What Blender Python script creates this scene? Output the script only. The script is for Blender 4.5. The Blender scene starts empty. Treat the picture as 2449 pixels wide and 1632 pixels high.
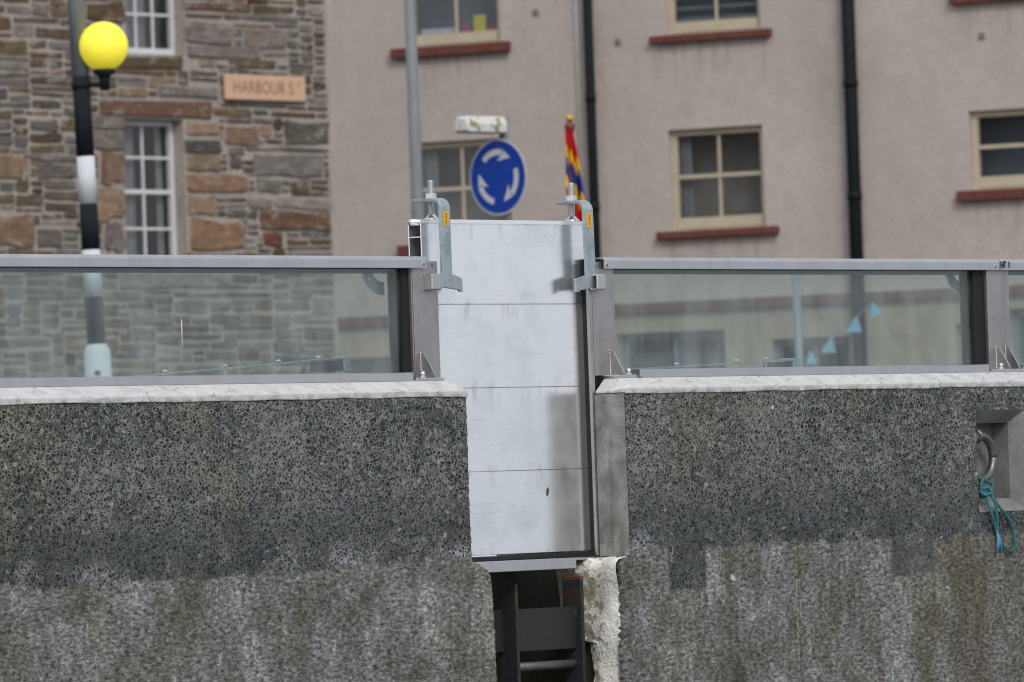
import bpy, bmesh, math, random
from mathutils import Vector, Matrix
from math import radians as R, sin, cos, pi, tan
random.seed(11)
S = bpy.context.scene
COL = S.collection

# ------------------------------------------------------------------ camera
TH, RO, PH, FPX, DIST = R(50.57556), .0349528, R(1.22581), 16800., 16.8
IW, IH = 2449., 1632.
dh = Vector((sin(TH), cos(TH), 0)); rh = Vector((cos(TH), -sin(TH), 0)); up = Vector((0, 0, 1))
CD = dh*cos(PH) + up*sin(PH); cu = up*cos(PH) - dh*sin(PH)
CR = rh*cos(RO) - cu*sin(RO); CU = cu*cos(RO) + rh*sin(RO)
CAM = -DIST*dh
cd = bpy.data.cameras.new('Camera'); cam = bpy.data.objects.new('Camera', cd); COL.objects.link(cam)
cam.matrix_world = Matrix(((CR.x, CU.x, -CD.x, CAM.x), (CR.y, CU.y, -CD.y, CAM.y), (CR.z, CU.z, -CD.z, CAM.z), (0, 0, 0, 1)))
cd.sensor_width = 36; cd.lens = FPX/IW*36
cd.clip_start = .5; cd.clip_end = 6000
cd.dof.use_dof = True; cd.dof.focus_distance = 16.85; cd.dof.aperture_fstop = 17.5
S.camera = cam

# ------------------------------------------------------------------ light
SUN_EL = 38.
sdir = (-dh*.93 + rh*.28).normalized()           # towards the sun: behind the camera
w = bpy.data.worlds.new('World'); S.world = w; w.use_nodes = True
nt = w.node_tree; nt.nodes.clear()
sky = nt.nodes.new('ShaderNodeTexSky'); sky.sky_type = 'NISHITA'; sky.sun_disc = False
sky.sun_elevation = R(SUN_EL); sky.sun_rotation = math.atan2(sdir.x, sdir.y)
sky.air_density = 1.0; sky.dust_density = 4.0; sky.ozone_density = 1.0
hs = nt.nodes.new('ShaderNodeHueSaturation'); hs.inputs['Saturation'].default_value = .42
bg = nt.nodes.new('ShaderNodeBackground'); bg.inputs['Strength'].default_value = .11
wo = nt.nodes.new('ShaderNodeOutputWorld')
nt.links.new(sky.outputs[0], hs.inputs['Color']); ov = nt.nodes.new('ShaderNodeMix'); ov.data_type = 'RGBA'; ov.inputs[0].default_value = .62      # even cloud cover over the clear sky
ov.inputs[7].default_value = (6.6, 7.0, 7.7, 1)
nt.links.new(hs.outputs[0], ov.inputs[6]); nt.links.new(ov.outputs[2], bg.inputs['Color']); nt.links.new(bg.outputs[0], wo.inputs['Surface'])
sl = bpy.data.lights.new('Sun', 'SUN'); sl.energy = .9; sl.angle = R(16); sl.color = (1, .97, .93)
so = bpy.data.objects.new('Sun', sl); COL.objects.link(so)
sv = sdir*cos(R(SUN_EL)) + up*sin(R(SUN_EL))
so.rotation_euler = sv.to_track_quat('Z', 'Y').to_euler(); so.location = sv*60
S.view_settings.view_transform = 'Standard'; S.view_settings.look = 'None'
S.view_settings.exposure = .36; S.view_settings.gamma = 1; S.view_settings.use_curve_mapping = False
S.cycles.filter_width = 1.15; S.cycles.max_bounces = 8; S.cycles.transparent_max_bounces = 16

# ------------------------------------------------------------------ measuring helpers
def ray(px, py): return CD*FPX + CR*(px-(IW-1)/2) - CU*(py-IH/2)
def at_depth(px, py, d):
    v = ray(px, py); return CAM + v*(d/v.dot(dh))
class Face:
    """an upright plane through o, running along u (unit, horizontal); local x = u, y = into the building, z = up"""
    def __init__(s, o, u):
        s.o = Vector((o.x, o.y, 0)); s.u = u.normalized(); s.v = Vector((-s.u.y, s.u.x, 0)); s.a = math.atan2(s.u.y, s.u.x)
    def at(s, px, py, off=0.):
        r_ = ray(px, py); t = ((s.o + s.v*off - CAM).dot(s.v))/r_.dot(s.v); p = CAM + r_*t
        return (p-s.o).dot(s.u), p.z
    def rect(s, x0, y0, x1, y1, off=0.):
        xm, ym = (x0+x1)/2, (y0+y1)/2
        return s.at(x0, ym, off)[0], s.at(xm, y1, off)[1], s.at(x1, ym, off)[0], s.at(xm, y0, off)[1]

# ------------------------------------------------------------------ mesh builder
class MB:
    def __init__(s): s.v = []; s.f = []; s.m = []; s.sm = []; s.col = None; s.uv = None
    def add(s, vs, fs, mi=0, smooth=False, col=None):
        b = len(s.v); s.v += [tuple(x) for x in vs]; s.f += [tuple(i+b for i in f) for f in fs]
        s.m += [mi]*len(fs); s.sm += [smooth]*len(fs)
        if s.col is not None or col is not None:
            if s.col is None: s.col = [(1, 1, 1, 1)]*b
            s.col += [tuple(col or (1, 1, 1)) + (1,)]*len(vs)
        return s
    def box(s, x0, x1, y0, y1, z0, z1, bev=0., mi=0, seg=2):
        if bev <= 0:
            vs = [(x, y, z) for x in (x0, x1) for y in (y0, y1) for z in (z0, z1)]
            return s.add(vs, [(0, 1, 3, 2), (4, 6, 7, 5), (0, 4, 5, 1), (2, 3, 7, 6), (0, 2, 6, 4), (1, 5, 7, 3)], mi)
        bm = bmesh.new(); bmesh.ops.create_cube(bm, size=1)
        for q in bm.verts: q.co = ((x0+x1)/2+q.co.x*(x1-x0), (y0+y1)/2+q.co.y*(y1-y0), (z0+z1)/2+q.co.z*(z1-z0))
        bmesh.ops.bevel(bm, geom=bm.edges[:], offset=bev, segments=seg, profile=.5, affect='EDGES')
        return s.bm(bm, mi)
    def bm(s, bm, mi=0, smooth=False):
        bm.verts.ensure_lookup_table(); bm.verts.index_update()
        s.add([q.co[:] for q in bm.verts], [[q.index for q in f.verts] for f in bm.faces], mi, smooth); bm.free(); return s
    def loops(s, L, close=True, cap0=True, cap1=True, mi=0, smooth=False):
        n = len(L[0]); vs = [p for l in L for p in l]; fs = []
        for k in range(len(L)-1):
            for i in range(n if close else n-1):
                j = (i+1) % n; fs.append((k*n+i, k*n+j, (k+1)*n+j, (k+1)*n+i))
        if cap0: fs.append(tuple(range(n-1, -1, -1)))
        if cap1: fs.append(tuple((len(L)-1)*n+i for i in range(n)))
        return s.add(vs, fs, mi, smooth)
    def prism_y(s, pts, y0, y1, mi=0):          # outline in x,z pushed along y
        return s.loops([[(x, y0, z) for x, z in pts], [(x, y1, z) for x, z in pts]], mi=mi)
    def prism_x(s, pts, x0, x1, mi=0, smooth=False):   # profile in y,z pushed along x
        return s.loops([[(x0, y, z) for y, z in pts], [(x1, y, z) for y, z in pts]], mi=mi, smooth=smooth)
    def tube(s, path, r, n=10, mi=0, cap=True):
        path = [Vector(p) for p in path]; rr = r if isinstance(r, (list, tuple)) else [r]*len(path); L = []
        t0 = (path[1]-path[0]).normalized(); a = t0.orthogonal().normalized()
        for i, p in enumerate(path):
            t = (path[min(i+1, len(path)-1)]-path[max(i-1, 0)]).normalized()
            a = (a - t*a.dot(t)).normalized(); b = t.cross(a)
            L.append([p + a*cos(2*pi*k/n)*rr[i] + b*sin(2*pi*k/n)*rr[i] for k in range(n)])
        return s.loops(L, cap0=cap, cap1=cap, mi=mi, smooth=True)
    def lathe(s, prof, o=(0, 0, 0), n=20, mi=0, smooth=True):   # (radius, z)
        return s.loops([[(o[0]+r*cos(2*pi*k/n), o[1]+r*sin(2*pi*k/n), o[2]+z) for k in range(n)] for r, z in prof], mi=mi, smooth=smooth)
    def build(s, name, mats, parent=None, bevel=0.):
        if not isinstance(mats, (list, tuple)): mats = [mats]
        me = bpy.data.meshes.new(name)
        off = Vector((0, 0, 0))
        if parent is not None: off = ROOTLOC.get(parent.name, Vector((0, 0, 0)))
        me.from_pydata([(x-off.x, y-off.y, z-off.z) for x, y, z in s.v], [], s.f)
        for m_ in mats: me.materials.append(m_)
        me.polygons.foreach_set('material_index', s.m); me.polygons.foreach_set('use_smooth', s.sm)
        if s.col:
            at = me.color_attributes.new('col', 'FLOAT_COLOR', 'POINT')
            at.data.foreach_set('color', [c for q in s.col for c in q])
        if s.uv:
            l = me.uv_layers.new(name='UVMap')
            for lp in me.loops: l.data[lp.index].uv = s.uv[lp.vertex_index]
        bm = bmesh.new(); bm.from_mesh(me); bmesh.ops.recalc_face_normals(bm, faces=bm.faces[:])
        bm.to_mesh(me); bm.free()
        o = bpy.data.objects.new(name, me); COL.objects.link(o)
        if parent is not None: o.parent = parent; ROOTLOC[o.name] = off
        if bevel:
            b = o.modifiers.new('bevel', 'BEVEL'); b.width = bevel; b.segments = 2; b.limit_method = 'ANGLE'; b.angle_limit = R(40)
        return o
ROOTLOC = {}
def tag(o, label=None, cat=None, group=None, kind=None):
    if label: o['label'] = label
    if cat: o['category'] = cat
    if group: o['group'] = group
    if kind: o['kind'] = kind
    return o
def thing(name, loc, label, cat, group=None, rz=None):
    """Empty; with rz=None the children are given in world coordinates, else in the thing's own frame"""
    o = bpy.data.objects.new(name, None); COL.objects.link(o); o.location = loc; o.empty_display_size = .1
    if rz is not None: o.rotation_euler.z = rz
    ROOTLOC[o.name] = Vector(loc) if rz is None else Vector((0, 0, 0))
    return tag(o, label, cat, group)
def text2d(txt, size, spacing=1.):
    c = bpy.data.curves.new('t', 'FONT'); c.body = txt; c.size = size; c.align_x = 'CENTER'; c.align_y = 'CENTER'; c.space_character = spacing; c.resolution_u = 3
    o = bpy.data.objects.new('t', c); COL.objects.link(o)
    dg = bpy.context.evaluated_depsgraph_get(); dg.update()
    me = bpy.data.meshes.new_from_object(o.evaluated_get(dg))
    vs = [(q.co.x, q.co.y) for q in me.vertices]; fs = [tuple(p.vertices) for p in me.polygons]
    bpy.data.objects.remove(o); bpy.data.meshes.remove(me); bpy.data.curves.remove(c)
    return vs, fs

# ------------------------------------------------------------------ materials
class NT:
    def __init__(s, name):
        s.m = bpy.data.materials.new(name); s.m.use_nodes = True; s.t = s.m.node_tree; s.t.nodes.clear()
        s.out = s.t.nodes.new('ShaderNodeOutputMaterial')
    def n(s, typ, ins=None, **kw):
        q = s.t.nodes.new('ShaderNode'+typ)
        for k, v in kw.items(): setattr(q, k, v)
        for k, v in (ins or {}).items():
            if hasattr(v, 'is_linked') or isinstance(v, bpy.types.NodeSocket): s.t.links.new(v, q.inputs[k])
            else: q.inputs[k].default_value = v
        return q
    def math(s, op, a, b=0., c=0., clamp=False):
        q = s.n('Math', {0: a, 1: b, 2: c}, operation=op); q.use_clamp = clamp; return q.outputs[0]
    def pos(s): return s.n('NewGeometry').outputs['Position']
    def obj(s): return s.n('TexCoord').outputs['Object']
    def scale(s, vec, sc): return s.n('VectorMath', {0: vec, 1: sc}, operation='MULTIPLY').outputs[0]
    def vadd(s, a, b): return s.n('VectorMath', {0: a, 1: b}, operation='ADD').outputs[0]
    def noise(s, vec, scale, detail=3., rough=.55, col=False):
        q = s.n('TexNoise', {'Vector': vec, 'Scale': scale, 'Detail': detail, 'Roughness': rough}); return q.outputs['Color' if col else 'Fac']
    def vor(s, vec, scale, feature='F1', rnd=1.):
        q = s.n('TexVoronoi', {'Vector': vec, 'Scale': scale, 'Randomness': rnd}, feature=feature); return q
    def ramp(s, fac, stops, interp='LINEAR'):
        q = s.n('ValToRGB', {'Fac': fac}); q.color_ramp.interpolation = interp
        e = q.color_ramp.elements
        while len(e) < len(stops): e.new(.5)
        for i, (p, c) in enumerate(stops):
            e[i].position = p; e[i].color = (c, c, c, 1) if isinstance(c, (int, float)) else tuple(c)+(1,)
        return q.outputs['Color']
    def mix(s, fac, a, b, mode='MIX'):
        q = s.n('Mix', data_type='RGBA', blend_type=mode)
        for k, v in ((0, fac), (6, a), (7, b)):
            if isinstance(v, bpy.types.NodeSocket): s.t.links.new(v, q.inputs[k])
            else: q.inputs[k].default_value = v if k == 0 else (tuple(v)+(1,) if len(v) == 3 else v)
        return q.outputs[2]
    def step(s, v, lo, hi): return s.n('MapRange', {'Value': v, 'From Min': lo, 'From Max': hi}, interpolation_type='SMOOTHSTEP').outputs[0]
    def bsdf(s, col, rough=.7, metal=0., bump=None, strength=.5, dist=.002, spec=.5, **kw):
        ins = {'Base Color': col if isinstance(col, bpy.types.NodeSocket) else tuple(col)+(1,), 'Roughness': rough, 'Metallic': metal, 'Specular IOR Level': spec}
        ins.update(kw)
        if bump is not None:
            ins['Normal'] = s.n('Bump', {'Height': bump, 'Strength': strength, 'Distance': dist}).outputs[0]
        b = s.n('BsdfPrincipled', ins); s.t.links.new(b.outputs[0], s.out.inputs['Surface']); return s.m

def simple(name, col, rough=.6, metal=0., var=.12, nscale=20., spec=.5, bump=0.):
    k = NT(name); p = k.obj(); n1 = k.noise(p, nscale, 4.)
    c = k.mix(1., tuple(col), k.ramp(n1, [(.25, 1-var), (.75, 1+var)]), 'MULTIPLY')
    return k.bsdf(c, rough, metal, bump=n1 if bump else None, strength=bump, spec=spec)

def m_quay():
    k = NT('quay_concrete'); P = k.pos()
    sx = k.n('SeparateXYZ', {0: P}); X, Z = sx.outputs[0], sx.outputs[2]
    # exposed aggregate
    wob = k.n('VectorMath', {0: k.noise(P, 95., 2., col=True), 1: (.5, .5, .5)}, operation='SUBTRACT').outputs[0]
    P2 = k.vadd(P, k.scale(wob, (.011, .011, .011)))
    Ps = k.scale(P2, (.76, 1., 1.04))
    v1 = k.vor(Ps, 124.); ve = k.vor(Ps, 124., 'DISTANCE_TO_EDGE')
    rnd = k.n('SeparateColor', {0: v1.outputs['Color']})
    low = k.noise(P, 3.2, 5., .6); low2 = k.noise(P, 9., 4., .6)
    thr = k.math('ADD', k.math('MULTIPLY', k.math('POWER', rnd.outputs[0], 3.), .17), k.math('ADD', k.math('MULTIPLY', k.math('SUBTRACT', low, .5), .17), k.math('MULTIPLY', k.math('SUBTRACT', low2, .5), .15)))
    thr = k.math('ADD', thr, .052)
    mask = k.step(k.math('SUBTRACT', ve.outputs['Distance'], thr), -.015, .03)
    chip = k.ramp(rnd.outputs[1], [(0., (.011, .0145, .0165)), (.45, (.027, .034, .037)), (.8, (.054, .064, .068)), (.95, (.075, .075, .072)), (.985, (.085, .072, .05)), (1., (.34, .33, .31))])
    chip = k.mix(1., chip, k.ramp(k.noise(P, 260., 3.), [(.3, .65), (.7, 1.35)]), 'MULTIPLY')
    matx = k.ramp(k.noise(P, 45., 5., .65), [(.3, (.15, .155, .155)), (.7, (.285, .288, .282))])
    green = k.math('MULTIPLY', k.step(k.noise(P, 2.3, 4.), .5, .7), .7)
    gl = k.step(X, -1.35, -1.75)
    green = k.math('MAXIMUM', green, k.math('MULTIPLY', gl, .75))
    matx = k.mix(green, matx, k.mix(1., matx, (.92, .95, .66), 'MULTIPLY'))
    # dark damp band just above the joint, lighter laitance higher up
    # weathered lower concrete
    st = k.noise(k.scale(P, (11., 11., 1.1)), 1., 5., .6); st2 = k.noise(k.scale(P, (30., 30., 2.2)), 1., 4., .6)
    pat = k.noise(P, 5.5, 6., .62); grain = k.noise(k.scale(P2, (.55, 1., 1.25)), 105., 5., .68); gr2 = k.noise(P, 60., 4., .6)
    a = k.math('ADD', k.math('ADD', k.math('MULTIPLY', st, .17), k.math('MULTIPLY', pat, .53)), k.math('MULTIPLY', k.noise(P, 24., 5., .65), .28))
    base = k.ramp(a, [(.36, (.066, .061, .046)), (.435, (.128, .124, .110)), (.505, (.190, .190, .187)), (.60, (.325, .328, .33))])
    wht = k.math('MULTIPLY', k.step(k.math('ADD', st2, k.math('MULTIPLY', k.math('SUBTRACT', grain, .5), .25)), .58, .70), k.step(pat, .40, .60))
    oliv = k.math('MULTIPLY', k.step(k.noise(k.scale(P, (3.2, 3.2, 2.0)), 1., 5.), .5, .66), .45)
    base = k.mix(oliv, base, k.mix(1., base, (.82, .76, .52), 'MULTIPLY'))
    base = k.mix(k.math('MULTIPLY', wht, .7), base, (.36, .36, .35))
    moss = k.math('MULTIPLY', k.step(k.math('ADD', k.noise(k.scale(P, (9., 9., 1.6)), 1., 6., .7), k.math('MULTIPLY', k.math('SUBTRACT', k.noise(P, 70., 4., .7), .5), .3)), .48, .64), k.step(X, .25, .75))
    base = k.mix(k.math('MULTIPLY', moss, .62), base, (.080, .072, .034))
    drip = k.math('MULTIPLY', k.step(k.noise(k.scale(P2, (48., 48., 1.1)), 1., 4., .6), .62, .70), k.math('MULTIPLY', k.step(k.noise(k.scale(P, (3., 3., 4.)), 1., 4.), .46, .60), k.step(X, .55, 1.2)))
    base = k.mix(k.math('MULTIPLY', drip, .6), base, (.36, .36, .35))
    rust = k.math('MULTIPLY', k.step(X, 1.58, 1.72), k.step(k.math('ADD', k.noise(k.scale(P, (6., 6., .8)), 1., 5., .65), k.math('MULTIPLY', k.math('SUBTRACT', k.noise(P, 60., 4., .7), .5), .3)), .40, .60))
    base = k.mix(k.math('MULTIPLY', rust, .4), base, (.10, .078, .052))
    peb = k.vor(P2, 120.); pr = k.n('SeparateColor', {0: peb.outputs['Color']})
    pm = k.math('MULTIPLY', k.step(pr.outputs[0], .72, .8), k.step(peb.outputs['Distance'], .42, .3))
    base = k.mix(k.math('MULTIPLY', pm, .75), base, k.ramp(pr.outputs[1], [(0., (.06, .055, .042)), (.6, (.17, .12, .075)), (1., (.2, .17, .13))]))
    base = k.mix(1., base, k.ramp(grain, [(.34, .22), (.5, .95), (.66, 1.9)]), 'MULTIPLY')
    base = k.mix(1., base, k.ramp(gr2, [(.3, .75), (.7, 1.25)]), 'MULTIPLY')
    # where one gives way to the other
    ragged = k.math('ADD', k.math('MULTIPLY', k.math('SUBTRACT', k.noise(P, 14., 5., .65), .5), .085), k.math('MULTIPLY', k.math('SUBTRACT', k.noise(P, 110., 2.), .5), .03))
    zb = k.math('ADD', -.172, k.math('MULTIPLY', k.step(X, -1.2, -.2), .018))
    d = k.math('ADD', k.math('SUBTRACT', Z, zb), ragged)
    t = k.step(d, -.004, .006)
    def inside(x0, x1, z0):
        q = k.math('MULTIPLY', k.step(X, x0-.008, x0+.008), k.step(X, x1+.008, x1-.008))
        return k.math('MULTIPLY', q, k.step(k.math('ADD', Z, k.math('MULTIPLY', ragged, .35)), z0-.006, z0+.006))
    t = k.math('MAXIMUM', t, inside(.578, .722, -.258))
    t = k.math('MAXIMUM', t, k.math('MULTIPLY', inside(1.50, 1.68, -.25), .75))
    damp = k.math('MULTIPLY', k.step(d, .21, .03), k.step(k.noise(k.scale(P, (3., 3., 5.)), 1., 4.), .28, .5))
    matx = k.mix(k.math('MULTIPLY', damp, .9), matx, k.mix(1., matx, (.51, .525, .54), 'MULTIPLY'))
    lx = k.math('MAXIMUM', k.math('MULTIPLY', k.step(X, -1.0, -.6), k.step(X, 0., -.15)), k.math('MULTIPLY', k.step(X, .40, .44), k.step(X, .62, .56)))
    lait = k.math('MULTIPLY', k.math('MULTIPLY', k.step(d, .085, .0), k.step(d, -.035, -.015)), k.step(k.math('ADD', k.math('ADD', k.noise(P, 9., 5.), k.math('MULTIPLY', lx, .13)), k.math('MULTIPLY', k.math('SUBTRACT', k.noise(P, 50., 5., .75), .5), .6)), .50, .72))
    matx = k.mix(k.math('MULTIPLY', lait, .95), matx, (.35, .356, .362))
    chip = k.mix(k.math('MULTIPLY', lait, .2), chip, (.16, .165, .17))
    panel = k.mix(mask, matx, chip)
    panel = k.mix(k.math('MULTIPLY', k.math('MULTIPLY', damp, k.math('SUBTRACT', 1., lait)), .35), panel, k.mix(1., panel, (.6, .615, .63), 'MULTIPLY'))
    col = k.mix(t, base, panel)
    h = k.math('ADD', k.math('MULTIPLY', t, k.math('MULTIPLY', mask, .9)), k.math('MULTIPLY', k.math('SUBTRACT', 1., t), k.math('ADD', grain, k.math('MULTIPLY', gr2, .8))))
    return k.bsdf(col, .82, bump=h, strength=1., dist=.006, spec=.35)

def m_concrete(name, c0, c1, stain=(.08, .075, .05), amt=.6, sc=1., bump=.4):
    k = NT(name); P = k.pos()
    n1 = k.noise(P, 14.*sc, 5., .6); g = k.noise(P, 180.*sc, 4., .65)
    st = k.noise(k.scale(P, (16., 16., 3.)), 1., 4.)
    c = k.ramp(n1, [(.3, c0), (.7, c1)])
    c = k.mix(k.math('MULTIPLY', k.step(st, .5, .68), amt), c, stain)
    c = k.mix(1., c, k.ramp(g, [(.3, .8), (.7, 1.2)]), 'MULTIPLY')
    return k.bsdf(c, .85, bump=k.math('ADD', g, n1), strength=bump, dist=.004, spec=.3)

def m_coping():
    k = NT('painted_coping'); P = k.pos()
    wob = k.n('VectorMath', {0: k.noise(P, 18., 4., col=True), 1: (.5, .5, .5)}, operation='SUBTRACT').outputs[0]
    P2 = k.vadd(P, k.scale(wob, (.03, .03, .03)))
    e1 = k.vor(k.scale(P2, (1., 1.2, 1.6)), 15., 'DISTANCE_TO_EDGE').outputs['Distance']
    e2 = k.vor(k.scale(P2, (1., 1., 2.)), 34., 'DISTANCE_TO_EDGE').outputs['Distance']
    gate = k.step(k.noise(P, 16., 4.), .49, .57); gate2 = k.step(k.noise(P, 40., 3.), .50, .60)
    cr = k.math('MAXIMUM', k.math('MULTIPLY', k.step(e1, .022, .004), gate), k.math('MULTIPLY', k.math('MULTIPLY', k.step(e2, .035, .01), gate2), .6))
    c = k.ramp(k.noise(P, 24., 5.), [(.28, (.47, .465, .45)), (.5, (.56, .56, .55)), (.75, (.62, .62, .615))])
    scr = k.step(k.noise(k.scale(P, (70., 70., 110.)), 1., 5., .7), .60, .70)
    c = k.mix(k.math('MULTIPLY', scr, .45), c, (.22, .215, .20))
    c = k.mix(k.math('MULTIPLY', cr, .62), c, (.12, .10, .09))
    z = k.n('SeparateXYZ', {0: P}).outputs[2]
    low = k.math('MULTIPLY', k.step(z, .243, .228), k.step(k.noise(P, 40., 4.), .35, .6))
    c = k.mix(k.math('MULTIPLY', low, .6), c, (.16, .16, .11))
    return k.bsdf(c, .75, bump=k.math('ADD', k.noise(P, 70., 4.), k.math('MULTIPLY', cr, -.8)), strength=.35, dist=.002, spec=.3)

def m_metal(name, base, rough=.35, metal=1., stain=.25, scale=12., brush=None, tint=(.75, .72, .68), diffuse_mix=0., speck=0., bumpy=.05):
    k = NT(name); P = k.pos()
    n1 = k.noise(P, scale, 5., .6); n2 = k.noise(k.scale(P, (scale*3, scale*3, scale*.5)), 1., 4., .6); n3 = k.noise(P, scale*14, 3.)
    c = k.mix(k.math('MULTIPLY', k.step(n2, .48, .72), stain), tuple(base), k.mix(1., tuple(base), tuple(tint), 'MULTIPLY'))
    c = k.mix(1., c, k.ramp(n1, [(.3, 1-stain*.45), (.7, 1+stain*.12)]), 'MULTIPLY')
    if speck: c = k.mix(k.math('MULTIPLY', k.step(n3, .6, .7), speck), c, (.12, .11, .10))
    rr = k.math('ADD', rough, k.math('MULTIPLY', k.math('SUBTRACT', n1, .5), .25))
    h = n3
    if brush:
        h = k.noise(k.scale(P, brush), 1., 2.)
    return k.bsdf(c, rr, metal, bump=h, strength=bumpy, dist=.001)

def m_alu():
    k = NT('mill_aluminium'); P = k.pos()
    sx = k.n('SeparateXYZ', {0: P}); X, Z = sx.outputs[0], sx.outputs[2]
    zl = k.math('FRACT', k.math('MULTIPLY', k.math('SUBTRACT', Z, .0465), 5.))       # height inside one board
    n1 = k.noise(P, 7., 6., .62); n2 = k.noise(k.scale(P, (26., 26., 6.)), 1., 5., .65); n3 = k.noise(k.scale(P, (5., 5., 45.)), 1., 4.)
    c = k.ramp(n1, [(.3, (.80, .815, .84)), (.5, (.92, .93, .945)), (.7, (.955, .96, .97))])
    dirt = k.math('MULTIPLY', k.step(n2, .5, .72), k.math('MAXIMUM', k.step(zl, .72, 1.), k.step(zl, .16, 0.)))
    c = k.mix(k.math('MULTIPLY', dirt, .5), c, (.45, .44, .43))
    c = k.mix(k.math('MULTIPLY', k.step(n3, .58, .72), .18), c, (.6, .58, .56))
    spk = k.math('MULTIPLY', k.step(k.noise(P, 95., 2.), .74, .80), .6)
    c = k.mix(spk, c, (.25, .24, .24))
    rr = k.math('ADD', .13, k.math('MULTIPLY', n2, .14))
    br = k.noise(k.scale(P, (6., 6., 900.)), 1., 2.)
    return k.bsdf(c, rr, .9, bump=k.math('ADD', br, k.math('MULTIPLY', n1, .6)), strength=.05, dist=.001, spec=.5)

def m_glass(name, tint, r0=.05, dust=.05):
    k = NT(name); P = k.pos()
    g = k.n('NewGeometry'); dt = k.math('ABSOLUTE', k.n('VectorMath', {0: g.outputs['Normal'], 1: g.outputs['Incoming']}, operation='DOT_PRODUCT').outputs['Value'])
    fr = k.math('ADD', r0, k.math('MULTIPLY', k.math('POWER', k.math('SUBTRACT', 1., dt), 5.), 1-r0), clamp=True)
    tr = k.n('BsdfTransparent', {'Color': tuple(tint)+(1,)}); gl = k.n('BsdfGlossy', {'Color': (1, 1, 1, 1), 'Roughness': .0})
    df = k.n('BsdfDiffuse', {'Color': (.55, .58, .56, 1)})
    st = k.noise(k.scale(P, (14., 14., 4.)), 1., 5., .6); sp = k.step(k.noise(P, 210., 2.), .72, .78)
    dm = k.math('MULTIPLY', k.math('ADD', k.step(st, .3, .75), k.math('MULTIPLY', sp, 1.2)), dust)
    m1 = k.n('MixShader', {0: dm, 1: tr.outputs[0], 2: df.outputs[0]})
    m2 = k.n('MixShader', {0: fr, 1: m1.outputs[0], 2: gl.outputs[0]})
    k.t.links.new(m2.outputs[0], k.out.inputs['Surface']); return k.m

def m_render(name, drips, damp):
    """harling; drips = (x0, x1, z) under each sill, damp = x of a pipe with a damp run beside it"""
    k = NT(name); P = k.pos(); O = k.n('SeparateXYZ', {0: k.obj()}); x, z = O.outputs[0], O.outputs[2]
    n1 = k.noise(P, .55, 5., .6); n2 = k.noise(P, 26., 4., .7); n3 = k.noise(k.scale(P, (1.6, 1.6, .35)), 1., 5.); n4 = k.noise(P, 5., 4., .6)
    c = k.ramp(n1, [(.3, (.445, .388, .350)), (.7, (.515, .453, .415))])
    c = k.mix(k.math('MULTIPLY', k.step(n3, .5, .75), .3), c, (.37, .325, .295))
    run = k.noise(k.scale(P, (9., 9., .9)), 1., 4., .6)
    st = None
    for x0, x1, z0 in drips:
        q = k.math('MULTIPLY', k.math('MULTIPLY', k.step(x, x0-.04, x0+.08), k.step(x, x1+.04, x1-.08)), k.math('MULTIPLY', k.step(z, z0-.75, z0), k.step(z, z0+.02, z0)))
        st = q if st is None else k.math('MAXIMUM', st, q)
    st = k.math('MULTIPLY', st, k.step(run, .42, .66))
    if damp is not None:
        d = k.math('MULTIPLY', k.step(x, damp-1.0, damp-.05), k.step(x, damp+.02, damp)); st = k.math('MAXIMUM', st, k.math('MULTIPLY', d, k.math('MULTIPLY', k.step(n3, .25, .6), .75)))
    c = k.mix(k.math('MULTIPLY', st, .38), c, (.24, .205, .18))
    c = k.mix(1., c, k.ramp(n4, [(.3, .93), (.7, 1.05)]), 'MULTIPLY')
    c = k.mix(1., c, k.ramp(n2, [(.3, .86), (.7, 1.12)]), 'MULTIPLY')
    return k.bsdf(c, .92, bump=n2, strength=.5, dist=.02, spec=.2)

def m_stone():
    k = NT('rubble_stone'); P = k.pos()
    a = k.n('VertexColor', layer_name='col').outputs['Color']
    n1 = k.noise(k.scale(P, (1., 1., 2.6)), 5., 6., .65); n2 = k.noise(P, 30., 4., .65); n3 = k.noise(k.scale(P, (1., 1., 2.)), 2.2, 4.)
    c = k.mix(1., a, k.ramp(n1, [(.28, .55), (.5, .95), (.72, 1.4)]), 'MULTIPLY')
    c = k.mix(k.math('MULTIPLY', k.step(n3, .52, .66), .35), c, (.20, .13, .08))
    c = k.mix(1., c, k.ramp(n2, [(.3, .78), (.7, 1.22)]), 'MULTIPLY')
    lich = k.math('MULTIPLY', k.step(k.noise(P, 13., 3.), .66, .74), .5)
    c = k.mix(lich, c, (.36, .35, .33))
    c = k.mix(k.math('MULTIPLY', k.step(k.noise(k.scale(P, (1., 1., 1.8)), 3.6, 6., .7), .54, .63), .7), c, (.31, .275, .24))
    return k.bsdf(c, .9, bump=k.math('ADD', n1, n2), strength=.7, dist=.03, spec=.2)

def m_band():   # shop-front stone below the string course: pale ashlar
    k = NT('ashlar'); P = k.obj()
    b = k.n('TexBrick', {'Vector': k.n('CombineXYZ', {0: k.n('SeparateXYZ', {0: P}).outputs[0], 1: k.n('SeparateXYZ', {0: P}).outputs[2]}).outputs[0],
        'Color1': (.36, .31, .25, 1), 'Color2': (.42, .35, .27, 1), 'Mortar': (.33, .30, .27, 1), 'Scale': 1., 'Mortar Size': .012, 'Brick Width': .9, 'Row Height': .38})
    c = k.mix(1., b.outputs['Color'], k.ramp(k.noise(P, 4., 5.), [(.3, .85), (.7, 1.1)]), 'MULTIPLY')
    return k.bsdf(c, .9, spec=.2)

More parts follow.
